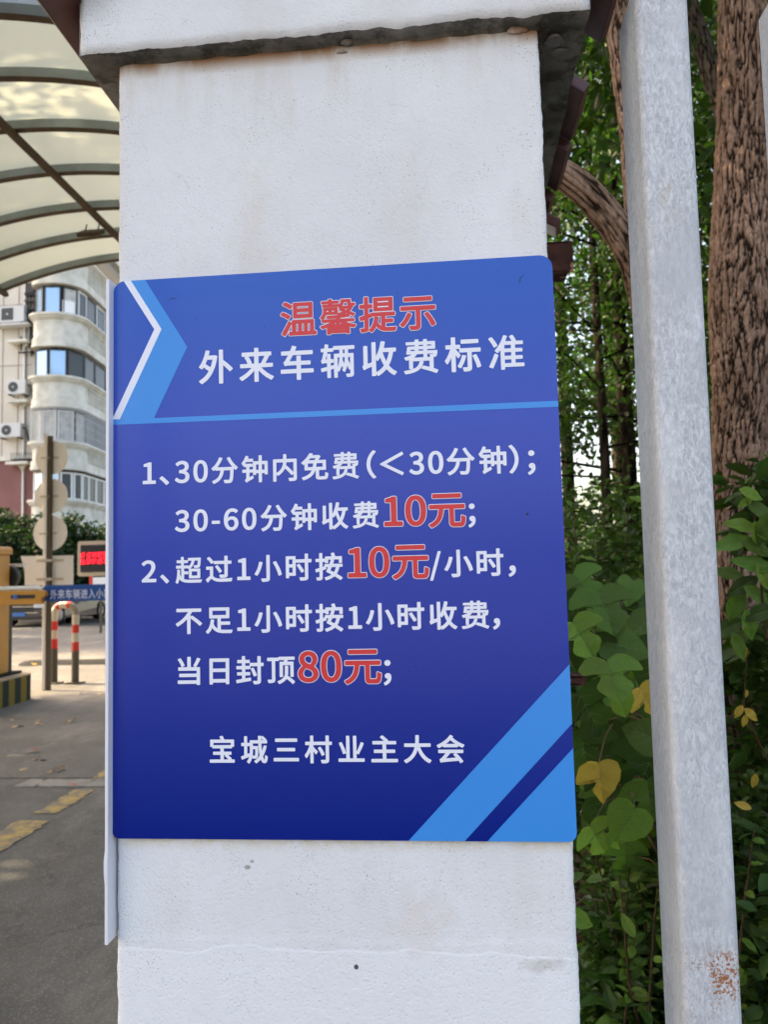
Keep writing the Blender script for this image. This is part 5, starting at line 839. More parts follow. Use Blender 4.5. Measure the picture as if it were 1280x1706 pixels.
# balusters in low relief along the side balconies
path0 = bay_path(.005); 
def along(path, s):
    for a, b_ in zip(path, path[1:]):
        d = (Vector(b_)-Vector(a)).length
        if s <= d: t = (Vector(b_)-Vector(a)).normalized(); p = Vector(a)+t*s; return p, t
        s -= d
    return Vector(path[-1]), t
tot = sum((Vector(b_)-Vector(a)).length for a, b_ in zip(path0, path0[1:]))
for li in range(1, 5):
    z1 = levels[li][0]-.31; z0 = levels[li-1][1]+.50
    s_ = 4.3
    while s_ < 14:
        p, t = along(path0, s_); nr = Vector((t.y, -t.x)); 
        mt = Matrix(((t.x, nr.x, 0, p.x), (t.y, nr.y, 0, p.y), (0, 0, 1, 0), (0, 0, 0, 1)))
        MB().box(-.05, .05, -.01, .07, z0, z1, 0, mt).box(-.07, .07, -.01, .10, z1-.10, z1+.0, 0, mt).build('baluster', M['creamlight'], bl); s_ += .30
# windows: frame > pane, following the bay
def window(s0, s1, z0, z1, fm, gm, off=-.10, frame=.055, extra=None):
    wp = bay_path(off); p0, _ = along(wp, s0); p1, _ = along(wp, s1); d = (p1-p0); L_ = d.length; t = d.normalized(); nr = Vector((t.y, -t.x))
    mt = Matrix(((t.x, nr.x, 0, p0.x), (t.y, nr.y, 0, p0.y), (0, 0, 1, 0), (0, 0, 0, 1)))
    f = frame; k = MB()
    k.box(0, f, -.04, .04, z0, z1, 0, mt); k.box(L_-f, L_, -.04, .04, z0, z1, 0, mt); k.box(f, L_-f, -.04, .04, z0, z0+f, 0, mt); k.box(f, L_-f, -.04, .04, z1-f, z1, 0, mt)
    w_ = k.build('window', fm, bl); MB().box(f-.001, L_-f+.001, -.008, .008, z0+f-.001, z1-f+.001, 0, mt).build('pane', gm, w_)
    if extra: extra(mt, L_, w_)
glb = M['glass']; dg = M['darkglass']; cu_ = M['curtain']
# arc length marks: 0-.35 return, .35-1.3 small curve, 1.3-1.8 front, 1.8-3.75 corner, then side
for (z0, z1, lay) in ((14.82, 16.24, [(.5, 1.22, 'winframe', glb), (1.30, 2.12, 'winframe', glb), (2.22, 2.95, 'winframe', cu_), (3.0, 3.85, 'whiteframe', dg), (3.9, 5.1, 'winframe', dg), (5.15, 6.4, 'whiteframe', dg), (6.45, 8.0, 'winframe', dg), (8.05, 10.0, 'whiteframe', dg)]),
                      (11.62, 13.0, [(.75, 1.52, 'winframe', glb), (1.56, 2.42, 'winframe', glb), (2.48, 3.6, 'winframe', dg), (3.65, 5.0, 'winframe', dg), (5.05, 6.6, 'winframe', dg), (6.65, 8.2, 'whiteframe', cu_), (8.25, 10, 'winframe', dg)]),
                      (8.30, 9.90, [(.55, 1.2, 'whiteframe', cu_), (1.24, 1.95, 'whiteframe', cu_), (2.0, 2.8, 'whiteframe', cu_), (2.85, 3.8, 'winframe', cu_), (3.85, 5.2, 'winframe', dg), (5.25, 6.8, 'winframe', dg), (6.85, 8.6, 'winframe', dg)]),
                      (5.40, 6.78, [(.55, 1.3, 'whiteframe', glb), (1.34, 2.1, 'whiteframe', glb), (2.15, 2.75, 'whiteframe', dg), (2.8, 3.4, 'whiteframe', dg), (3.45, 4.2, 'whiteframe', dg), (4.25, 5.2, 'whiteframe', dg), (5.25, 6.3, 'whiteframe', dg), (6.35, 7.6, 'whiteframe', dg)]),
                      (18.05, 19.5, [(.5, 1.3, 'winframe', glb), (1.35, 2.2, 'winframe', glb), (2.25, 3.4, 'winframe', dg)])):
    for s0, s1, fm, gm in lay: window(s0, s1, z0, z1, M[fm], gm, frame=.085 if fm == 'whiteframe' else .06)
MB().add([*[(p.x, p.y, z) for z in (14.9, 15.55) for p in (along(bay_path(-.06), 2.28)[0], along(bay_path(-.06), 2.9)[0])]], [(0, 1, 3, 2)]).build('window_blind', M['white'], bl)
# security grille in front of the third glazed storey
gp = bay_path(.10); k = MB(); s_ = .4
while s_ < 9:
    p, t = along(gp, s_); k.box(p.x-.012, p.x+.012, p.y-.012, p.y+.012, 8.32, 9.98); s_ += .14
for z in (8.35, 8.75, 9.2, 9.6, 9.95):
    s_ = .4
    while s_ < 9: p, t = along(gp, s_); p2, _ = along(gp, s_+.3); k.tube([(p.x, p.y, z), (p2.x, p2.y, z)], .016, 4, caps=False); s_ += .3
k.build('security_grille', M['acwhite'], bl)
gf = tag(MB().box(-.01, .01, 0, .01, 0, .01).build('drain', M['dark'], bl)) if False else None
# vertical joints and horizontal groove lines on the end wall
for x in (-22.05, -21.6, -22.9): MB().box(x-.012, x+.012, 36.085, 36.104, 7.8, ZT).build('wall_joint', M['pinkwall'], bl)
for z in (9.3, 12.5, 15.7): MB().box(-30, -21.3, 36.085, 36.103, z-.012, z+.012).build('wall_joint', M['pinkwall'], bl)
for z, x1 in (((-21.500, 35.700, 13.636)[2], -21.3), ((-21.462, 35.700, 10.524)[2], -21.25), ((-21.424, 35.700, 7.359)[2], -21.2)):
    MB().box(-22.35, x1, 35.55, 36.1, z-.07, z+.07).build('concrete_ledge', M['creamlight'], bl)
    MB().prism([(-21.95, z-.08), (-21.45, z-.08), (-21.7, z-.36)], 35.95, 36.09).build('ledge_bracket', M['creamlight'], bl)
MB().box(-21.72, -21.64, 35.98, 36.09, 1, 19).build('downpipe', M['whiteframe'], bl)
k = MB()
for (x, z0, z1) in ((-21.35, 13.3, 16.4), (-21.15, 13.0, 16.5), (-21.5, 14.8, 16.2), (-21.25, 12.9, 14.6)): k.tube([(x, 35.95, z0), (x+.05, 35.9, (z0+z1)/2), (x, 35.95, z1)], .045, 6)
for z in (14.9, 15.3, 15.75, 16.1): k.box(-21.62, -21.0, 35.84, 36.0, z, z+.12)
k.tube([(-21.9, 35.9, 13.1), (-21.2, 35.9, 13.1)], .05, 6); k.tube([(-21.8, 35.9, 13.2), (-21.8, 35.9, 13.95)], .04, 6)
k.box(-21.55, -21.1, 35.8, 36.0, 16.2, 16.7); k.build('cable_bundle', M['dark'], bl)
# air conditioners
def ac(x0, x1, z0, z1, y, fx, label, square=False):
    r_ = empty('air_conditioner', ((x0+x1)/2, y, z0), label, 'air conditioner', 'air conditioners on the end wall')
    MB().box(x0, x1, y-.32, y, z0, z1).build('casing', M['acwhite'], r_, bevel=.02)
    rr = (z1-z0)*.36; k = MB()
    if square: k.box(fx-rr, fx+rr, y-.332, y-.322, (z0+z1)/2-rr, (z0+z1)/2+rr)
    else: k.disc((fx, (z0+z1)/2), rr, y-.332, y-.322, 28)
    g_ = k.build('fan_grille', M['grille'], r_)
    k = MB(); k.disc((fx, (z0+z1)/2), rr*.16, y-.345, y-.333, 14); k.build('hub', M['acwhite'], g_)
    for xx in (x0+.12, x1-.12): MB().box(xx-.03, xx+.03, y-.36, 36.09, z0-.06, z0-.003).build('bracket', M['dark'], r_)
    MB().tube([(x1+.002, y-.1, z0+.5), (x1+.16, y-.1, z0+.45), (x1+.22, y-.05, z0+.1), (x1+.15, 36.05, z0-.1)], .045, 8).build('pipe', M['grille'], r_)
q = (-22.743, 35.600, 14.613); q2 = (-21.463, 35.600, 15.483); ac(q[0]-.15, q2[0], q[2], q2[2], 35.9, q[0]+.38, 'uppermost air conditioner on the cream end wall, with a square dark grille', True)
MB().box(q[0]-.3, q2[0]+.25, 35.5, 36.09, q[2]-.16, q[2]-.07).build('ac_shelf', M['acwhite'], bl)
q = (-22.335, 35.600, 10.882); q2 = (-21.352, 35.600, 11.608); ac(q[0], q2[0], q[2], q2[2], 35.9, q[0]+.33, 'middle air conditioner on the cream end wall beside the rounded bay')
q = (-22.752, 35.600, 8.681); q2 = (-21.580, 35.600, 9.399); ac(q[0], q2[0], q[2], q2[2], 35.9, q[0]+.42, 'lowest air conditioner on the cream end wall above the maroon wall')
q = (-22.128, 35.700, 7.600); q2 = (-21.047, 35.700, 7.772)
bx_ = empty('balcony_planter_cage', (q[0], 35.8, q[2]), 'dark barred cage on the ledge of the maroon wall', 'cage')
for i in range(9): MB().tube([(q[0]+(q2[0]-q[0])*i/8, 35.7, q[2]-.05), (q[0]+(q2[0]-q[0])*i/8, 35.7, q2[2]+.12)], .02, 5).build('bar', M['dark'], bx_)
MB().box(q[0]-.02, q2[0]+.02, 35.68, 36.08, q[2]-.09, q[2]-.03).build('tray', M['dark'], bx_)

# ------------------------------------------------------------------ vegetation helpers
def leaf_cloud(name, centers, rad, n, size, mm, parent=None, shape=2, flat_=.0, aspect=.5, droop=0., seed=1, kind=None):
    """n leaf-sized blades scattered round the cluster centres, one mesh"""
    g_ = np.random.default_rng(seed); centers = np.array(centers, float); rad = np.array(rad, float)
    idx = g_.integers(0, len(centers), n); d = g_.normal(size=(n, 3)); d /= np.linalg.norm(d, axis=1)[:, None]
    d *= (g_.random(n)**.5)[:, None]
    P = centers[idx]+d*(rad[idx][:, None] if rad.ndim == 1 else rad[idx])
    nrm = g_.normal(size=(n, 3)); nrm[:, 2] = np.abs(nrm[:, 2])+flat_; nrm /= np.linalg.norm(nrm, axis=1)[:, None]
    t = g_.normal(size=(n, 3)); t[:, 2] -= droop; t -= nrm*(t*nrm).sum(1)[:, None]; t /= np.linalg.norm(t, axis=1)[:, None]
    s_ = np.cross(nrm, t); L_ = size*(.6+.8*g_.random(n))[:, None]; W = L_*aspect*.5; f = nrm*L_*.10
    v = np.stack([P, P+t*L_*.35+s_*W+f, P+t*L_*.72+s_*W*.75+f*.6, P+t*L_-f*.6, P+t*L_*.72-s_*W*.75+f*.6, P+t*L_*.35-s_*W+f], 1).reshape(-1, 3)
    me = bpy.data.meshes.new(name); me.vertices.add(6*n); me.vertices.foreach_set('co', v.ravel())
    base = np.arange(n)[:, None]*6; fa = np.concatenate([base+np.array([0, 1, 2, 3]), base+np.array([0, 3, 4, 5])], 1).reshape(-1)
    me.loops.add(8*n); me.loops.foreach_set('vertex_index', fa.astype(np.int32)); me.polygons.add(2*n)
    me.polygons.foreach_set('loop_start', np.arange(0, 8*n, 4, dtype=np.int32)); me.polygons.foreach_set('loop_total', np.full(2*n, 4, np.int32))
    me.update(calc_edges=True); me.validate()
    o = link(name, me, parent, [mm])
    if kind: o['kind'] = kind
    return o
def trunk_mesh(path, radii, seg, rows, amp, fq, seedn=0, ovl=None):
    path = [Vector(p) for p in path]
    def cr(i, t, arr):
        a, b_, c_, d_ = arr[max(i-1, 0)], arr[i], arr[min(i+1, len(arr)-1)], arr[min(i+2, len(arr)-1)]
        return .5*((2*b_)+(c_-a)*t+(2*a-5*b_+4*c_-d_)*t*t+(3*b_-a-3*c_+d_)*t**3)
    k = MB(); n = len(path)-1; vs = []; u = Vector((1, 0, 0)); lastp = None
    for j in range(rows+1):
        s_ = j/rows*n; i = min(int(s_), n-1); t = s_-i; p = cr(i, t, path); r_ = cr(i, t, radii)
        p2 = cr(i, min(t+.02, 1), path) if t < .98 else p+(p-(cr(i, t-.02, path))); tg = (p2-p).normalized()
        u = (u-tg*u.dot(tg)).normalized(); v = tg.cross(u)
        for q in range(seg):
            if q == 0 and j == 0: rid = []
            a = 2*math.pi*q/seg; dd = u*math.cos(a)+v*math.sin(a); b0 = p+dd*r_
            wp_ = .35*noise.noise(Vector((dd.x*r_*25, dd.y*r_*25, p.z*14+seedn))); P_ = Vector((dd.x*r_*fq+wp_, dd.y*r_*fq+wp_, (p.z+p.x*.6)*fq*.15+seedn))
            w1 = abs(noise.noise(P_)); w2 = abs(noise.noise(Vector((P_.x*1.9+5, P_.y*1.9+5, P_.z*3.6)))); lo = noise.noise(Vector((dd.x*1.2, dd.y*1.2, p.z*1.5+seedn)))
            dsp = amp*(min(1, w1*3.2)*.8+min(1, w2*3)*.55-1.)+lo*r_*.12
            vs.append(b0+dd*dsp); rid.append(min(1, min(1, w1*3.2)*.6+min(1, w2*3)*.45))
    k.add(vs, [(j*seg+q, j*seg+(q+1) % seg, (j+1)*seg+(q+1) % seg, (j+1)*seg+q) for j in range(rows) for q in range(seg)], 0, True)
    k.add([vs[i] for i in range(-seg, 0)], [tuple(range(seg))], 0)
    k.ridge = rid+[1.]*seg
    return k

# ------------------------------------------------------------------ the wood on the right
WG = 'trees of the wood behind the fence'
bt = empty('large_tree', (1.12, 3.0, 0), 'large tree with deeply fissured reddish brown bark right of the steel post', 'tree', WG)
trunk_mesh([(1.12, 3.0, -.1), (1.085, 3.0, .5), (1.06, 3.0, 1.2), (1.095, 3.0, 1.75), (1.135, 3.0, 2.15), (1.175, 3.0, 2.6), (1.205, 3.0, 3.15), (1.235, 3.0, 3.75), (1.27, 3.05, 4.6), (1.3, 3.1, 6.0)],
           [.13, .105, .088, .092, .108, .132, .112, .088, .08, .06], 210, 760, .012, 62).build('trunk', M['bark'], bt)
trunk_mesh([(1.18, 3.08, 2.95), (1.27, 3.25, 3.35), (1.27, 3.5, 3.9), (1.24, 3.7, 4.5), (1.2, 3.9, 5.6)], [.06, .052, .046, .042, .03], 60, 120, .004, 50, 4).build('limb', M['barkgrey'], bt)
lump(1.285, 2.935, 3.11, .045, .04, .06, M['bark'], 'burl', bt); lump(1.30, 2.92, 2.83, .05, .04, .05, M['bark'], 'burl', bt)
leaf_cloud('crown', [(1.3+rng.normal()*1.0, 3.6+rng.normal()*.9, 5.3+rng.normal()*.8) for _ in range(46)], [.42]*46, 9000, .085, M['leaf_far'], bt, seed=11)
ft = empty('forked_tree', (.93, 2.64, 0), 'brown forked tree with a sawn side limb seen between pillar and steel post', 'tree', WG)
trunk_mesh([(.95, 2.64, -.1), (.92, 2.64, .6), (0.769, 2.630, 1.421), (0.754, 2.620, 1.931), (0.723, 2.610, 2.306), (0.678, 2.600, 2.667), (0.670, 2.600, 2.972), (0.658, 2.600, 3.260), (0.638, 2.600, 3.554), (0.626, 2.600, 3.921), (0.643, 2.620, 4.749)],
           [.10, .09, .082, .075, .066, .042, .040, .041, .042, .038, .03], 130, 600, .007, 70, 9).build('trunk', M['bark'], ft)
trunk_mesh([(0.716, 2.590, 2.280), (0.687, 2.570, 2.442), (0.641, 2.530, 2.572), (0.570, 2.490, 2.677), (0.484, 2.450, 2.767), (0.401, 2.420, 2.825), (0.371, 2.410, 2.840)], [.056, .060, .056, .052, .048, .044, .038], 100, 220, .0045, 75, 14).build('sawn_limb', M['bark'], ft)
MB().tube([(0.394, 2.400, 2.829), (0.403, 2.400, 2.863), (0.411, 2.400, 2.899)], [.014, .009, .002], 7).build('snag', M['bark'], ft)
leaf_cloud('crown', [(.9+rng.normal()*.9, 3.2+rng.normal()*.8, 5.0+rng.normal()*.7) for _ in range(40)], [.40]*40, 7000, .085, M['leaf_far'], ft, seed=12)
# further trees, each with its own trunk, branches and crown
spots = [(1.62, 7.0, .085, 'thin straight dark tree seen low between the sign and the steel post', 9, 6500),
         (2.15, 7.6, .12, 'dark tree trunk standing deep in the wood, its base in undergrowth', 10, 6500),
         (1.25, 6.2, .05, 'slender leafy young tree directly right of the pillar edge', 8, 6000),
         (2.75, 6.8, .09, 'dark tree behind the large fissured trunk', 9, 6500),
         (2.9, 9.5, .13, 'tall tree at the back of the wood, its crown full of sky gaps', 12, 7500),
         (1.6, 10.5, .10, 'backlit tree nearest the bright opening beside the pillar', 12, 7500),
         (4.4, 11.0, .14, 'rear tree of the wood behind the right end of the fence', 13, 7000),
         (3.6, 7.4, .10, 'leafy tree right of the large fissured trunk', 10, 6000),
         (3.0, 13.5, .14, 'farthest tree of the wood, standing in bright light', 13, 7000)]
for i, (x, y, r_, lab, H, nl) in enumerate(spots):
    t_ = empty('woodland_tree', (x, y, 0), lab, 'tree', WG); lean = rng.normal()*.25; lo = (.14, .17, .16, .18, .30, .30, .2, .16, .34)[i]
    tp = [(x, y, -.1), (x+lean*.2, y, H*.25), (x+lean*.6, y+.1, H*.55), (x+lean, y+.2, H*.95)]
    trunk_mesh(tp, [r_, r_*.85, r_*.6, r_*.2], 20, 40, .006, 20, i*7).build('trunk', M['barkdark'], t_)
    k = MB(); cs = []
    for b_ in range(26):
        z = H*(lo+(.95-lo)*(b_/26)); a = b_*2.4; L_ = (1.9-.9*b_/26)*random.uniform(.6, 1.1); q = Vector((x+lean*.6*z/H, y, z)); e = q+Vector((math.cos(a)*L_, math.sin(a)*L_*.8, .35*L_*random.uniform(-.3, 1)))
        md = (q+e)/2+Vector((0, 0, .1)); k.tube([q, md, e], [r_*.22, r_*.14, .008], 5)
        for f_ in (.45, .7, .95, 1.1): cs.append(tuple(q.lerp(e, f_)+Vector((random.gauss(0, .12), random.gauss(0, .12), random.gauss(0, .1)))))
    k.build('branches', M['barkdark'], t_)
    leaf_cloud('crown', cs, [.46]*len(cs), int(nl*2.1), .062, M['leaf_far'], t_, seed=20+i, droop=.4)
# shade trees further right and back, wholly leafy
for i, (x, y, H) in enumerate(((6.5, 6, 10), (6.8, 10, 11), (6.2, 14.2, 10), (9.5, 8.5, 12), (5.0, 3.2, 9))):
    t_ = empty('woodland_tree', (x, y, 0), ['tree of the wood standing right of the frame, nearest the fence line', 'tree of the wood right of the frame, in the middle', 'tree of the wood right of the frame, at the back', 'outermost tree of the wood right of the frame', 'low spreading tree right of the frame beside the fence'][i], 'tree', WG)
    trunk_mesh([(x, y, -.1), (x+.1, y, H*.4), (x, y, H*.9)], [.18, .12, .04], 16, 24, .006, 20, i).build('trunk', M['barkdark'], t_)
    leaf_cloud('crown', [(x+rng.normal()*1.2, y+rng.normal()*1.2, H*.55+rng.normal()*H*.18) for _ in range(60)], [.9]*60, 7000, .22, M['leaf_far'], t_, seed=50+i)

# unseen trees left of the drive, added to shade gate, canopy and ground
for i, (x, y, H) in enumerate(((-10.5, 9.0, 15), (-10.8, 5.2, 15), (-10.4, 1.4, 15), (-11, -2.6, 15), (-17.5, 18.8, 12), (-18.5, 22.8, 13))):
    t_ = empty('street_tree', (x, y, 0), ['street tree left of the drive, level with the barrier', 'street tree left of the drive behind the canopy', 'street tree left of the drive, level with the pillar', 'street tree left of the drive nearest the viewer', 'thin street tree beyond the barrier on the left', 'farthest street tree on the left beyond the barrier'][i], 'tree', 'street trees left of the drive')
    trunk_mesh([(x, y, -.1), (x+.1, y, H*.4), (x, y, H*.9)], [.18, .12, .04], 16, 24, .006, 20, i+40).build('trunk', M['barkdark'], t_)
    sp_ = 1.5 if i < 4 else .9
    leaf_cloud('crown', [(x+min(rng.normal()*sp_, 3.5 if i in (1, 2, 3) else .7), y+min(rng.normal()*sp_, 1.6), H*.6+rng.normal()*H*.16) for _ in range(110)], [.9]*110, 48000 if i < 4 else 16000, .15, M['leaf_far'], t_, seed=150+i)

# undergrowth shrubs, mid distance
ug = [(1.05, 5.0, 1.3, .55, 'fine leaved shrub at the foot of the slender young tree'), (1.55, 5.6, 1.6, .6, 'dark shrub below the bright opening between sign and post'), (.95, 3.9, .95, .45, 'low leafy shrub just behind the big lobed leaves'),
      (2.1, 5.2, 1.4, .6, 'shrub left of the large trunk foot, hidden partly by the steel post'), (1.75, 4.1, 1.0, .5, 'bush at the foot of the large fissured trunk'), (2.3, 4.3, 1.5, .6, 'shrub right of the large trunk at mid height'), (2.9, 6.0, 2.0, .8, 'tall shrub at the right edge of the wood'),
      (1.3, 8.5, 1.7, .8, 'rear shrub under the backlit tree'), (2.6, 9, 2.0, .9, 'rear shrub under the tall tree'), (1.9, 12, 2.2, 1.0, 'shrub at the far end of the wood'), (3.8, 12.5, 2.4, 1.1, 'farthest shrub right of the wood opening')]
for i, (x, y, h_, w_, lab) in enumerate(ug):
    s_ = empty('shrub', (x, y, 0), lab, 'shrub', 'shrubs under the wood trees'); k = MB(); cs = []
    for b_ in range(16):
        a = b_*2.4; L_ = w_*random.uniform(.4, 1); e = Vector((x+math.cos(a)*L_, y+math.sin(a)*L_, h_*random.uniform(.45, 1.25))); md = Vector((x+math.cos(a)*L_*.35, y+math.sin(a)*L_*.35, e.z*.55)); k.tube([(x, y, 0), md, e], [.012, .008, .003], 5)
        cs += [tuple(e), tuple(md.lerp(e, .5)), tuple(md)]
    k.build('stems', M['stem'], s_)
    leaf_cloud('foliage', cs, [.22+.05*w_]*len(cs), 5200, .05 if y < 5 else .065, M['leaf_mid'], s_, flat_=1.0, seed=70+i)

# ------------------------------------------------------------------ near plants with single leaves
def leaf_me(kind):
    """blade with midrib fold; base at origin, tip on +Y, unit length"""
    if kind == 'heart': half = [(0, 0), (.16, -.10), (.36, -.06), (.47, .14), (.46, .36), (.36, .58), (.22, .76), (.09, .90), (0, 1.0)]
    elif kind == 'oval': half = [(0, 0), (.10, .08), (.19, .24), (.235, .42), (.21, .62), (.13, .80), (.05, .93), (0, 1.0)]
    elif kind == 'lobed': half = [(0, 0), (.18, -.12), (.40, -.10), (.60, .06), (.72, .30), (.56, .33), (.36, .33), (.24, .40), (.33, .52), (.40, .66), (.26, .84), (.12, .93), (0, 1.02)]
    elif kind == 'mitten': half = None
    if kind != 'mitten': rgt = half; lft = [(-x, y) for x, y in half]
    else:
        lft = [(0, 0), (-.16, -.08), (-.38, -.04), (-.48, .16), (-.45, .38), (-.34, .60), (-.20, .78), (-.07, .92), (0, 1.04)]
        rgt = [(0, 0), (.18, -.09), (.42, -.02), (.56, .18), (.60, .44), (.42, .38), (.30, .36), (.16, .38), (.13, .46), (.17, .54), (.22, .64), (.12, .84), (0, 1.04)]
    def fine(h):
        out = []
        for i in range(len(h)-1):
            p0, p1, p2, p3 = [Vector(h[q]) for q in (max(i-1, 0), i, i+1, min(i+2, len(h)-1))]
            for q in range(3):
                t = q/3; c_ = .5*((2*p1)+(p2-p0)*t+(2*p0-5*p1+4*p2-p3)*t*t+(3*p1-p0-3*p2+p3)*t**3)
                if q == 1 and kind != 'oval': c_ = c_+(p2-p1).orthogonal().normalized()*(-.012 if c_.x > 0 else .012)
                out.append((c_.x, c_.y))
        return out+[tuple(h[-1])]
    rgt, lft = fine(rgt), fine(lft)
    k = MB()
    def zf(x, y): return -.16*y*y+.22*abs(x)-.22*x*x+.02*math.sin(y*14+x*9)
    for side, sgn_ in ((rgt, 1), (lft, -1)):
        n = len(side); mids = [(0, max(0, min(1, y)), 0) for x, y in side]
        vs = [(x, y, zf(x, y)) for x, y in side]+[(x*.5, y*.5+m_[1]*.5, zf(x*.5, (y+m_[1])/2)*.9) for (x, y), m_ in zip(side, mids)]+[(0, m_[1], zf(0, m_[1])-.012) for m_ in mids]
        for i in range(n-1):
            for o_ in (0, n):
                f = (i+o_, i+1+o_, i+1+o_+n, i+o_+n) if sgn_ > 0 else (i+o_+n, i+1+o_+n, i+1+o_, i+o_)
                k.f.append(tuple(q+len(k.v) for q in f)); k.mi.append(0); k.sm.append(True)
        k.v += vs
    # raised veins
    def vein(p0, p1, w_):
        d = (Vector(p1)-Vector(p0)); nn = Vector((-d.y, d.x)).normalized()*w_; pts = []
        for t in (0, .33, .66, 1): p = Vector(p0)+d*t; ww = nn*(1-t*.85); pts += [(p.x-ww.x, p.y-ww.y, zf(p.x, p.y)+.006), (p.x+ww.x, p.y+ww.y, zf(p.x, p.y)+.006)]
        k.add(pts, [(0, 1, 3, 2), (2, 3, 5, 4), (4, 5, 7, 6)], 1, True)
    vein((0, 0), (0, .93), .010)
    if kind != 'oval':
        for t, e in ((.03, (.40, .22)), (.22, (.33, .44)), (.42, (.24, .64)), (.6, (.14, .80))):
            vein((0, t), (e[0]*.85, e[1]), .006); vein((0, t), (-e[0]*.85, e[1]), .006)
    me = bpy.data.meshes.new('leaf'); me.from_pydata(k.v, [], k.f); me.polygons.foreach_set('material_index', k.mi); me.polygons.foreach_set('use_smooth', k.sm)
    return me
LM = {}
def leafmesh(kind, mname):
    if (kind, mname) not in LM:
        me = leaf_me(kind); me.materials.append(M[mname]); me.materials.append(M['veiny' if 'yellow' in mname else 'vein']); LM[(kind, mname)] = me
    return LM[(kind, mname)]
def put_leaf(parent, base, tip_dir, normal, size, kind, mname, label=None):
    o = bpy.data.objects.new('leaf', leafmesh(kind, mname)); C.objects.link(o)
    t = Vector(tip_dir).normalized(); n_ = Vector(normal); n_ = (n_-t*n_.dot(t)).normalized(); x = t.cross(n_)
    m_ = Matrix((x*size, t*size, n_*size)).transposed().to_4x4(); m_.translation = Vector(base)-Vector(parent.location)
    o.parent = parent; o.matrix_local = m_
    if label: o['label'] = label
    return o
def aimed(parent, c, deg, size, kind, mname, tilt=(0, 0), label=None):
    """leaf whose blade centre is at c, tip pointing at deg (0 right, 90 down) in the vertical plane, face towards -Y with a tilt"""
    a = R(deg); t = Vector((math.cos(a), tilt[0], -math.sin(a))).normalized(); n_ = Vector((.12*tilt[1], -1, .35+.3*tilt[1]))
    return put_leaf(parent, Vector(c)-t*size*.45, t, n_, size, kind, mname, label), Vector(c)-t*size*.45
mu = empty('paper_mulberry_sapling', (.62, 2.05, 0), 'broad leaved sapling with heart shaped and lobed leaves between sign and steel post', 'sapling')
MUL = [((1003,1300),1.62,83,.098,'mitten','leaf_yellow',(.1,.2),'yellow leaf with one notch hanging in front'), ((1042,1370),1.64,112,.092,'heart','leaf_light',(.2,.3),'bright green heart shaped leaf'),
]
def MULL(): 
    return [
 ((0.289, 1.620, 1.101), 84, .086, 'mitten', 'leaf_yellow', (.05, .0), 'yellow leaf with a notch on one side'),
 ((0.337, 1.640, 1.009), 118, .096, 'heart', 'leaf_light', (.25, .3), 'bright green heart shaped leaf'),
 ((0.330, 1.660, 1.306), 80, .098, 'lobed', 'leaf_light', (-.9, .5), 'pale green three lobed leaf'),
 ((0.358, 1.700, 1.240), 70, .060, 'heart', 'leaf_light', (.3, .3), None),
 ((0.422, 1.750, 1.242), 60, .080, 'mitten', 'leaf_yellow', (.2, .2), 'yellow leaf half hidden by the post'),
 ((0.401, 1.720, 1.177), 200, .095, 'heart', 'leaf_green', (.6, .4), None),
 ((0.304, 1.800, 1.204), 60, .125, 'lobed', 'leaf_dark', (.3, .3), None), ((0.295, 1.850, 1.104), 80, .12, 'lobed', 'leaf_dark', (.2, .2), None),
 ((0.349, 1.800, 1.444), 75, .115, 'lobed', 'leaf_green', (-.8, .6), None), ((0.321, 1.900, 1.498), 50, .095, 'lobed', 'leaf_green', (-.6, .5), None),
 ((0.440, 1.950, 1.479), 110, .075, 'heart', 'leaf_green', (-.5, .4), None), ((0.388, 1.780, 1.359), 15, .105, 'heart', 'leaf_green', (-.3, .8), None),
 ((0.281, 1.720, 1.386), 60, .090, 'lobed', 'leaf_light', (-.2, .4), None), ((0.310, 1.800, 1.334), 100, .12, 'heart', 'leaf_dark', (.1, .3), None),
 ((0.431, 1.850, 1.055), 110, .13, 'lobed', 'leaf_dark', (.2, .3), None), ((0.379, 1.900, 1.042), 60, .13, 'lobed', 'leaf_dark', (.2, .2), None),
 ((0.429, 1.800, 1.009), 80, .11, 'lobed', 'leaf_green', (.2, .2), None), ((0.315, 1.820, 0.968), 100, .085, 'heart', 'leaf_dark', (.2, .3), None),
 ((0.294, 1.720, 0.952), 60, .075, 'lobed', 'leaf_light', (.2, .4), None), ((0.340, 1.740, 0.943), 70, .055, 'heart', 'leaf_light', (.3, .4), None),
 ((0.222, 1.550, 0.860), 30, .075, 'oval', 'leaf_light', (.3, .6), None), ((0.450, 1.900, 1.393), 150, .085, 'heart', 'leaf_green', (-.4, .6), None),
 ((0.464, 1.850, 1.305), 120, .11, 'lobed', 'leaf_dark', (.1, .4), None), ((0.305, 1.950, 1.445), 120, .11, 'lobed', 'leaf_dark', (-.2, .4), None),
 ((0.502, 2.000, 1.438), 90, .12, 'lobed', 'leaf_dark', (-.3, .4), None), ((0.349, 1.950, 1.109), 110, .12, 'heart', 'leaf_dark', (.1, .3), None)]
twigs = MB(); main = [(.62, 2.05, 0), (.60, 2.03, .4), (.57, 2.0, .8), (.53, 1.96, 1.15), (.50, 1.95, 1.5)]
twigs.tube(main, [.013, .011, .009, .007, .004], 8)
cl = []
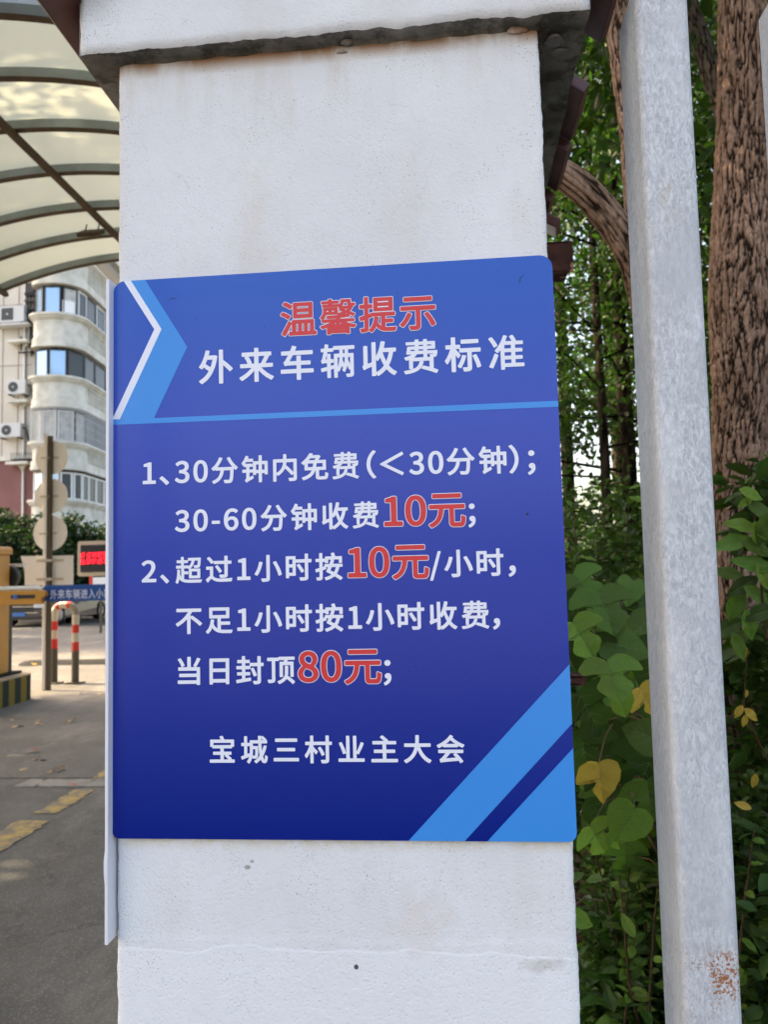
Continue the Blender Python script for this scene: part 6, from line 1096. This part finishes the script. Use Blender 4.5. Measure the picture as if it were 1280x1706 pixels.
for (z0, e) in ((.45, (.42, 1.85, .80)), (.6, (.72, 2.0, .95)), (.7, (.40, 1.9, 1.02)), (.85, (.66, 1.9, 1.18)), (.95, (.38, 1.85, 1.22)), (1.05, (.62, 2.2, 1.35)), (1.15, (.36, 1.92, 1.42)), (1.25, (.56, 1.98, 1.55)), (.8, (.50, 2.4, 1.3)), (.6, (.36, 2.3, 1.05))):
    z1 = max(p[2] for p in main if p[2] <= z0+.001); i0 = [p[2] for p in main].index(z1); p0 = Vector(main[i0]).lerp(Vector(main[min(i0+1, 4)]), .5); e = Vector(e); md = p0.lerp(e, .5)+Vector((0, 0, .05))
    twigs.tube([p0, p0.lerp(md, .5)+Vector((0, 0, .015)), md, md.lerp(e, .5)+Vector((0, 0, .015)), e], [.006, .005, .004, .003, .0018], 6)
    cl += [p0.lerp(md, t) for t in (.5, 1)]+[md.lerp(e, t) for t in (.35, .7, 1)]
def twig(base):
    q = min(cl, key=lambda p: (p-base).length); q = base+(q-base)*min(1, .16/max((q-base).length, .01)) if (q-base).length > .16 else q
    md = q.lerp(base, .5)+Vector((0, 0, .015)); twigs.tube([q, md, base], [.0022, .0018, .0013], 5, 1)
for c, deg, sz, kd, mn, tl, lab in MULL():
    o, b_ = aimed(mu, c, deg, sz, kd, mn, tl, lab); twig(b_)
for i in range(60):
    y = random.uniform(1.95, 2.7); fx = random.uniform(.155, .30); c = (fx*y, y, random.uniform(.72, 1.36) if y < 2.4 else random.uniform(.8, 1.42))
    o, b_ = aimed(mu, c, random.uniform(40, 140), random.uniform(.06, .12), random.choice(('lobed', 'lobed', 'heart', 'lobed', 'mitten')), random.choice(('leaf_dark', 'leaf_green', 'leaf_green')), (random.uniform(-1.1, .7), random.uniform(0, .7)))
    twig(b_)
twigs.build('twigs', [M['stem'], M['petiole']], mu)

def privet(name, label, cat, x, y, h, nst, nlf, box, size, mats_, seed, kinds=('oval',), grp=None):
    """small-leaved shrub: stems plus single leaves in pairs along them; box = spread of stem tips (dx0, dx1, dy0, dy1)"""
    rr = random.Random(seed); r_ = empty(name, (x, y, 0), label, cat, grp); k = MB(); cnt = 0
    for s_ in range(nst):
        tip = Vector((x+rr.uniform(box[0], box[1]), y+rr.uniform(box[2], box[3]), h*rr.uniform(.45, 1))); b0 = Vector((x+rr.uniform(-.08, .08), y+rr.uniform(-.08, .08), 0))
        md = b0.lerp(tip, .5)+Vector((rr.uniform(-.06, .06), rr.uniform(-.06, .06), .08)); pts = [b0, b0.lerp(md, .5)+Vector((0, 0, .02)), md, md.lerp(tip, .5)+Vector((0, 0, .02)), tip]
        k.tube(pts, [.006, .005, .004, .003, .0015], 5)
        m_ = nlf//nst
        for q in range(m_):
            t = .25+.75*(q+1)/m_; i = min(int(t*4), 3); f = t*4-i; p = pts[i].lerp(pts[i+1], f); dr = (pts[i+1]-pts[i]).normalized()
            sd_ = Vector((rr.gauss(0, 1), rr.gauss(0, 1), rr.gauss(0, .4))).normalized(); tdir = (dr*.6+sd_).normalized(); tdir.z -= .15
            put_leaf(r_, p, tdir, (rr.gauss(0, .35), rr.gauss(-.35, .35), 1), size*rr.uniform(.6, 1.25), rr.choice(kinds), rr.choice(mats_)); cnt += 1
    k.build('stems', M['stem'], r_)
    cs_ = [(x+rr.uniform(box[0], box[1]), y+rr.uniform(max(box[2], -.02), box[3])+.05, h*rr.uniform(.2, .92)) for _ in range(60)]
    leaf_cloud('foliage', cs_, [.09]*60, 1500, size*.85, M['leaf_dark' if seed % 2 else 'leaf_mid'], r_, flat_=1.0, seed=200+seed, kind='stuff')
    return r_
G1, G2 = ('leaf_dark', 'leaf_dark', 'leaf_green'), ('leaf_green', 'leaf_dark', 'leaf_light')
PG = 'small leaved shrubs by the fence'
privet('privet_shrub', 'oval leaved shrub rising beside the large trunk, right of the steel post', 'shrub', .93, 2.02, 1.93, 16, 280, (-.12, .22, -.15, .2), .078, G2, 1, grp=PG)
privet('privet_shrub', 'dark shrub filling the right edge at sign height', 'shrub', .92, 2.3, 1.50, 18, 290, (-.18, .30, -.2, .25), .068, G2, 2, grp=PG)
privet('privet_shrub', 'bright leaved low shrub at the lower right beside the post', 'shrub', .74, 1.86, 1.06, 16, 280, (-.10, .24, -.12, .18), .056, G2, 3, grp=PG)
privet('privet_shrub', 'small shrub low between the pillar and the steel post, nearest the pillar', 'shrub', .46, 2.12, .80, 16, 280, (-.12, .16, -.2, .3), .052, G2, 4, grp=PG)
privet('privet_shrub', 'small shrub low between pillar and post, nearest the post', 'shrub', .62, 2.25, .95, 16, 280, (-.16, .2, -.3, .3), .055, G2, 5, ('oval', 'oval', 'heart'), grp=PG)
privet('privet_shrub', 'broad oval leaved seedling at the bottom edge beside the pillar', 'shrub', .47, 2.12, .42, 8, 60, (-.10, .22, -.15, .15), .085, G2, 6, grp=PG)
privet('privet_shrub', 'low shrub behind the fence under the large trunk', 'shrub', 1.10, 2.75, 1.25, 16, 280, (-.35, .35, -.2, .2), .066, G1, 7, grp=PG)
privet('privet_shrub', 'low shrub left of the forked tree foot', 'shrub', .62, 3.0, 1.35, 16, 280, (-.3, .3, -.3, .3), .07, G1, 8, grp=PG)
privet('privet_shrub', 'leafy shrub reaching up in front of the forked tree, left of the steel post', 'shrub', .62, 3.3, 1.95, 16, 290, (-.2, .28, -.25, .25), .062, G2, 9, grp=PG)
privet('privet_shrub', 'ground hugging seedlings between pillar and post at the very bottom', 'shrub', .60, 2.05, .36, 14, 120, (-.22, .2, -.2, .3), .055, G2, 10, grp=PG)
bs = empty('broad_leaf_sapling', (1.0, 1.95, 0), 'sapling with bright oval leaves at the right edge in front of the large trunk', 'sapling')
k = MB(); k.tube([(1.02, 1.97, 0), (1.0, 1.95, .8), (0.764, 1.950, 1.362), (0.758, 1.950, 1.509), (0.757, 1.950, 1.629), (0.746, 1.950, 1.732)], [.007, .006, .004, .003, .0025, .0015], 6); k.build('stem', M['stem'], bs)
for c, deg, sz, mn, tl in (((0.740, 1.930, 1.715), 20, .070, 'leaf_light', (.1, .2)), ((0.735, 1.950, 1.696), 150, .045, 'leaf_light', (0, .4)), ((0.764, 1.940, 1.673), 40, .085, 'leaf_green', (-.3, .2)), ((0.749, 1.930, 1.616), 75, .070, 'leaf_light', (.2, .1)),
        ((0.723, 1.950, 1.638), 195, .085, 'leaf_light', (-.2, .6)), ((0.701, 1.960, 1.596), 170, .10, 'leaf_green', (.1, .9)), ((0.750, 1.940, 1.581), 20, .09, 'leaf_green', (.0, .6)), ((0.762, 1.920, 1.627), 100, .085, 'leaf_green', (.2, .2)),
        ((0.742, 1.940, 1.540), 200, .10, 'leaf_green', (.1, .5)), ((0.759, 1.930, 1.510), 60, .08, 'leaf_light', (.1, .4)), ((0.724, 1.970, 1.487), 150, .09, 'leaf_dark', (.1, .5)), ((0.747, 1.950, 1.465), 30, .085, 'leaf_green', (.1, .3)),
        ((0.711, 1.990, 1.442), 110, .095, 'leaf_green', (.1, .4)), ((0.752, 1.940, 1.421), 160, .09, 'leaf_dark', (.2, .5)), ((0.729, 1.960, 1.391), 70, .09, 'leaf_green', (.2, .5)), ((0.699, 2.020, 1.379), 150, .09, 'leaf_dark', (.2, .6)),
        ((0.709, 2.020, 1.518), 200, .08, 'leaf_green', (.2, .6)), ((0.707, 1.980, 1.337), 60, .085, 'leaf_green', (.1, .7))):
    aimed(bs, c, deg, sz, 'oval', mn, tl)
# a few small yellow leaves hanging right of the post
yv = empty('yellow_leaved_twig', (1.0, 2.0, .9), 'thin twig with small yellow leaves right of the steel post', 'twig')
k = MB(); k.tube([(1.05, 2.15, 0), (.92, 2.05, .7), (0.717, 2.000, 1.178), (0.735, 2.000, 1.327)], [.004, .003, .002, .001], 5); k.build('stem', M['stem'], yv)
for c, deg, sz in (((0.730, 2.000, 1.320), 80, .03), ((0.726, 2.000, 1.215), 90, .022), ((0.705, 2.000, 1.171), 120, .04), ((0.734, 2.000, 1.163), 40, .05), ((0.718, 2.000, 1.148), 100, .035), ((0.668, 1.900, 0.969), 200, .04), ((0.733, 2.000, 1.000), 100, .04)):
    aimed(yv, c, deg, sz, 'oval', 'leaf_yellow', (.1, .2))
# a dead curled leaf and litter on the soil
leaf_cloud('leaf_litter', [(x, y, .05) for x in np.arange(.35, 4, .25) for y in np.arange(1.4, 6, .25)], [.2]*(15*19), 14000, .06, M['litter'], None, flat_=2.5, aspect=.6, seed=91, kind='stuff')
o = bpy.data.objects['leaf_litter']; v = np.empty(len(o.data.vertices)*3); o.data.vertices.foreach_get('co', v); v = v.reshape(-1, 3); v[:, 2] = .04+(v[:, 2]-.05)*.22+.05; o.data.vertices.foreach_set('co', v.ravel()); o.data.update()
# bare twigs among the undergrowth
bt_ = empty('dead_branch', (.9, 2.6, .1), 'dead brown branch lying in the undergrowth low between the shrubs', 'branch')
k = MB(); k.tube([(.45, 2.3, .35), (.60, 2.45, .42), (.75, 2.6, .50), (.95, 2.75, .52)], [.008, .010, .010, .006], 7); k.tube([(.62, 2.46, .42), (.60, 2.40, .30), (.61, 2.35, .16)], [.006, .005, .003], 6); k.build('wood', M['stem'], bt_)

# ------------------------------------------------------------------ trees before the apartment building
for i, (x, y, h_, w_, lab) in enumerate(((-15.6, 25.5, 4.6, 2.2, 'dark dense tree at the left edge below the maroon wall'), (-13.2, 24.8, 4.2, 1.6, 'dark tree directly behind the round signs'), (-11.2, 25.6, 3.9, 1.6, 'dark tree above the LED display beside the pillar'), (-17.5, 27.5, 4.9, 2.0, 'dark tree behind the others at far left'), (-12.8, 28.5, 4.0, 1.7, 'dark tree behind the LED display, lower than its neighbours'))):
    t_ = empty('garden_tree', (x, y, 0), lab, 'tree', 'dark trees before the apartment block')
    k = MB(); cs = []
    k.tube([(x, y, -.05), (x, y, 1.2), (x+.1, y, h_*.7)], [.12, .10, .04], 8)
    for b_ in range(34):
        a = b_*2.4; rr = w_*math.sqrt((b_+.5)/34)*.8; z = h_*(.82-.25*(b_/34))*random.uniform(.55, 1.02); e = (x+math.cos(a)*rr, y+math.sin(a)*rr, z); cs.append(e)
        if b_ % 3 == 0: k.tube([(x, y, 1.2), (x+math.cos(a)*rr*.5, y+math.sin(a)*rr*.5, z*.75), e], [.04, .03, .01], 5)
    k.build('trunk', M['barkdark'], t_); leaf_cloud('crown', cs, [.55]*len(cs), 9000, .17, M['leaf_hedge'], t_, seed=120+i, flat_=.5)

# ------------------------------------------------------------------ fallen leaves on the drive
def fallen(c, size, mname, lab, rot):
    me = leaf_me('oval'); me.materials.append(M[mname]); me.materials.append(M[mname]); me.name = 'fallen_leaf'
    o = link('fallen_leaf', me, None); o.location = (c[0], c[1], .012); o.rotation_euler = (.25, .15, rot); o.scale = (size*1.3, size, size)
    tag(o, lab, 'leaf', 'fallen leaves on the drive')
fallen((-3.761, 6.526, 0.000), .10, 'orangeleaf', 'largest orange fallen leaf lying left on the shaded drive', 1.2)
fallen((-3.241, 5.783, 0.000), .07, 'paleleaf', 'pale fallen leaf just before the broken stone strip', .3)
fallen((-3.219, 5.924, 0.000), .07, 'orangeleaf', 'brown fallen leaf beside the pale one near the stone strip', 2.3)
fallen((-3.528, 5.853, 0.000), .08, 'paleleaf', 'cream fallen leaf left of the others near the stone strip', -.6)
fallen((-7.492, 12.856, 0.000), .16, 'leaf_yellow', 'yellow fallen leaf by the black speed bump', .5)
fallen((-2.835, 5.458, 0.000), .08, 'red', 'small red scrap on the stone strip', 1.5)
cs = []
for _ in range(60):
    x = random.uniform(-6.2, -2.2); y = random.uniform(5.9, 12); cs.append((x, y, .006))
leaf_cloud('leaf_scatter', cs, [.0]*len(cs), 60, .06, M['paleleaf'], None, flat_=4, aspect=.7, seed=93, kind='stuff')
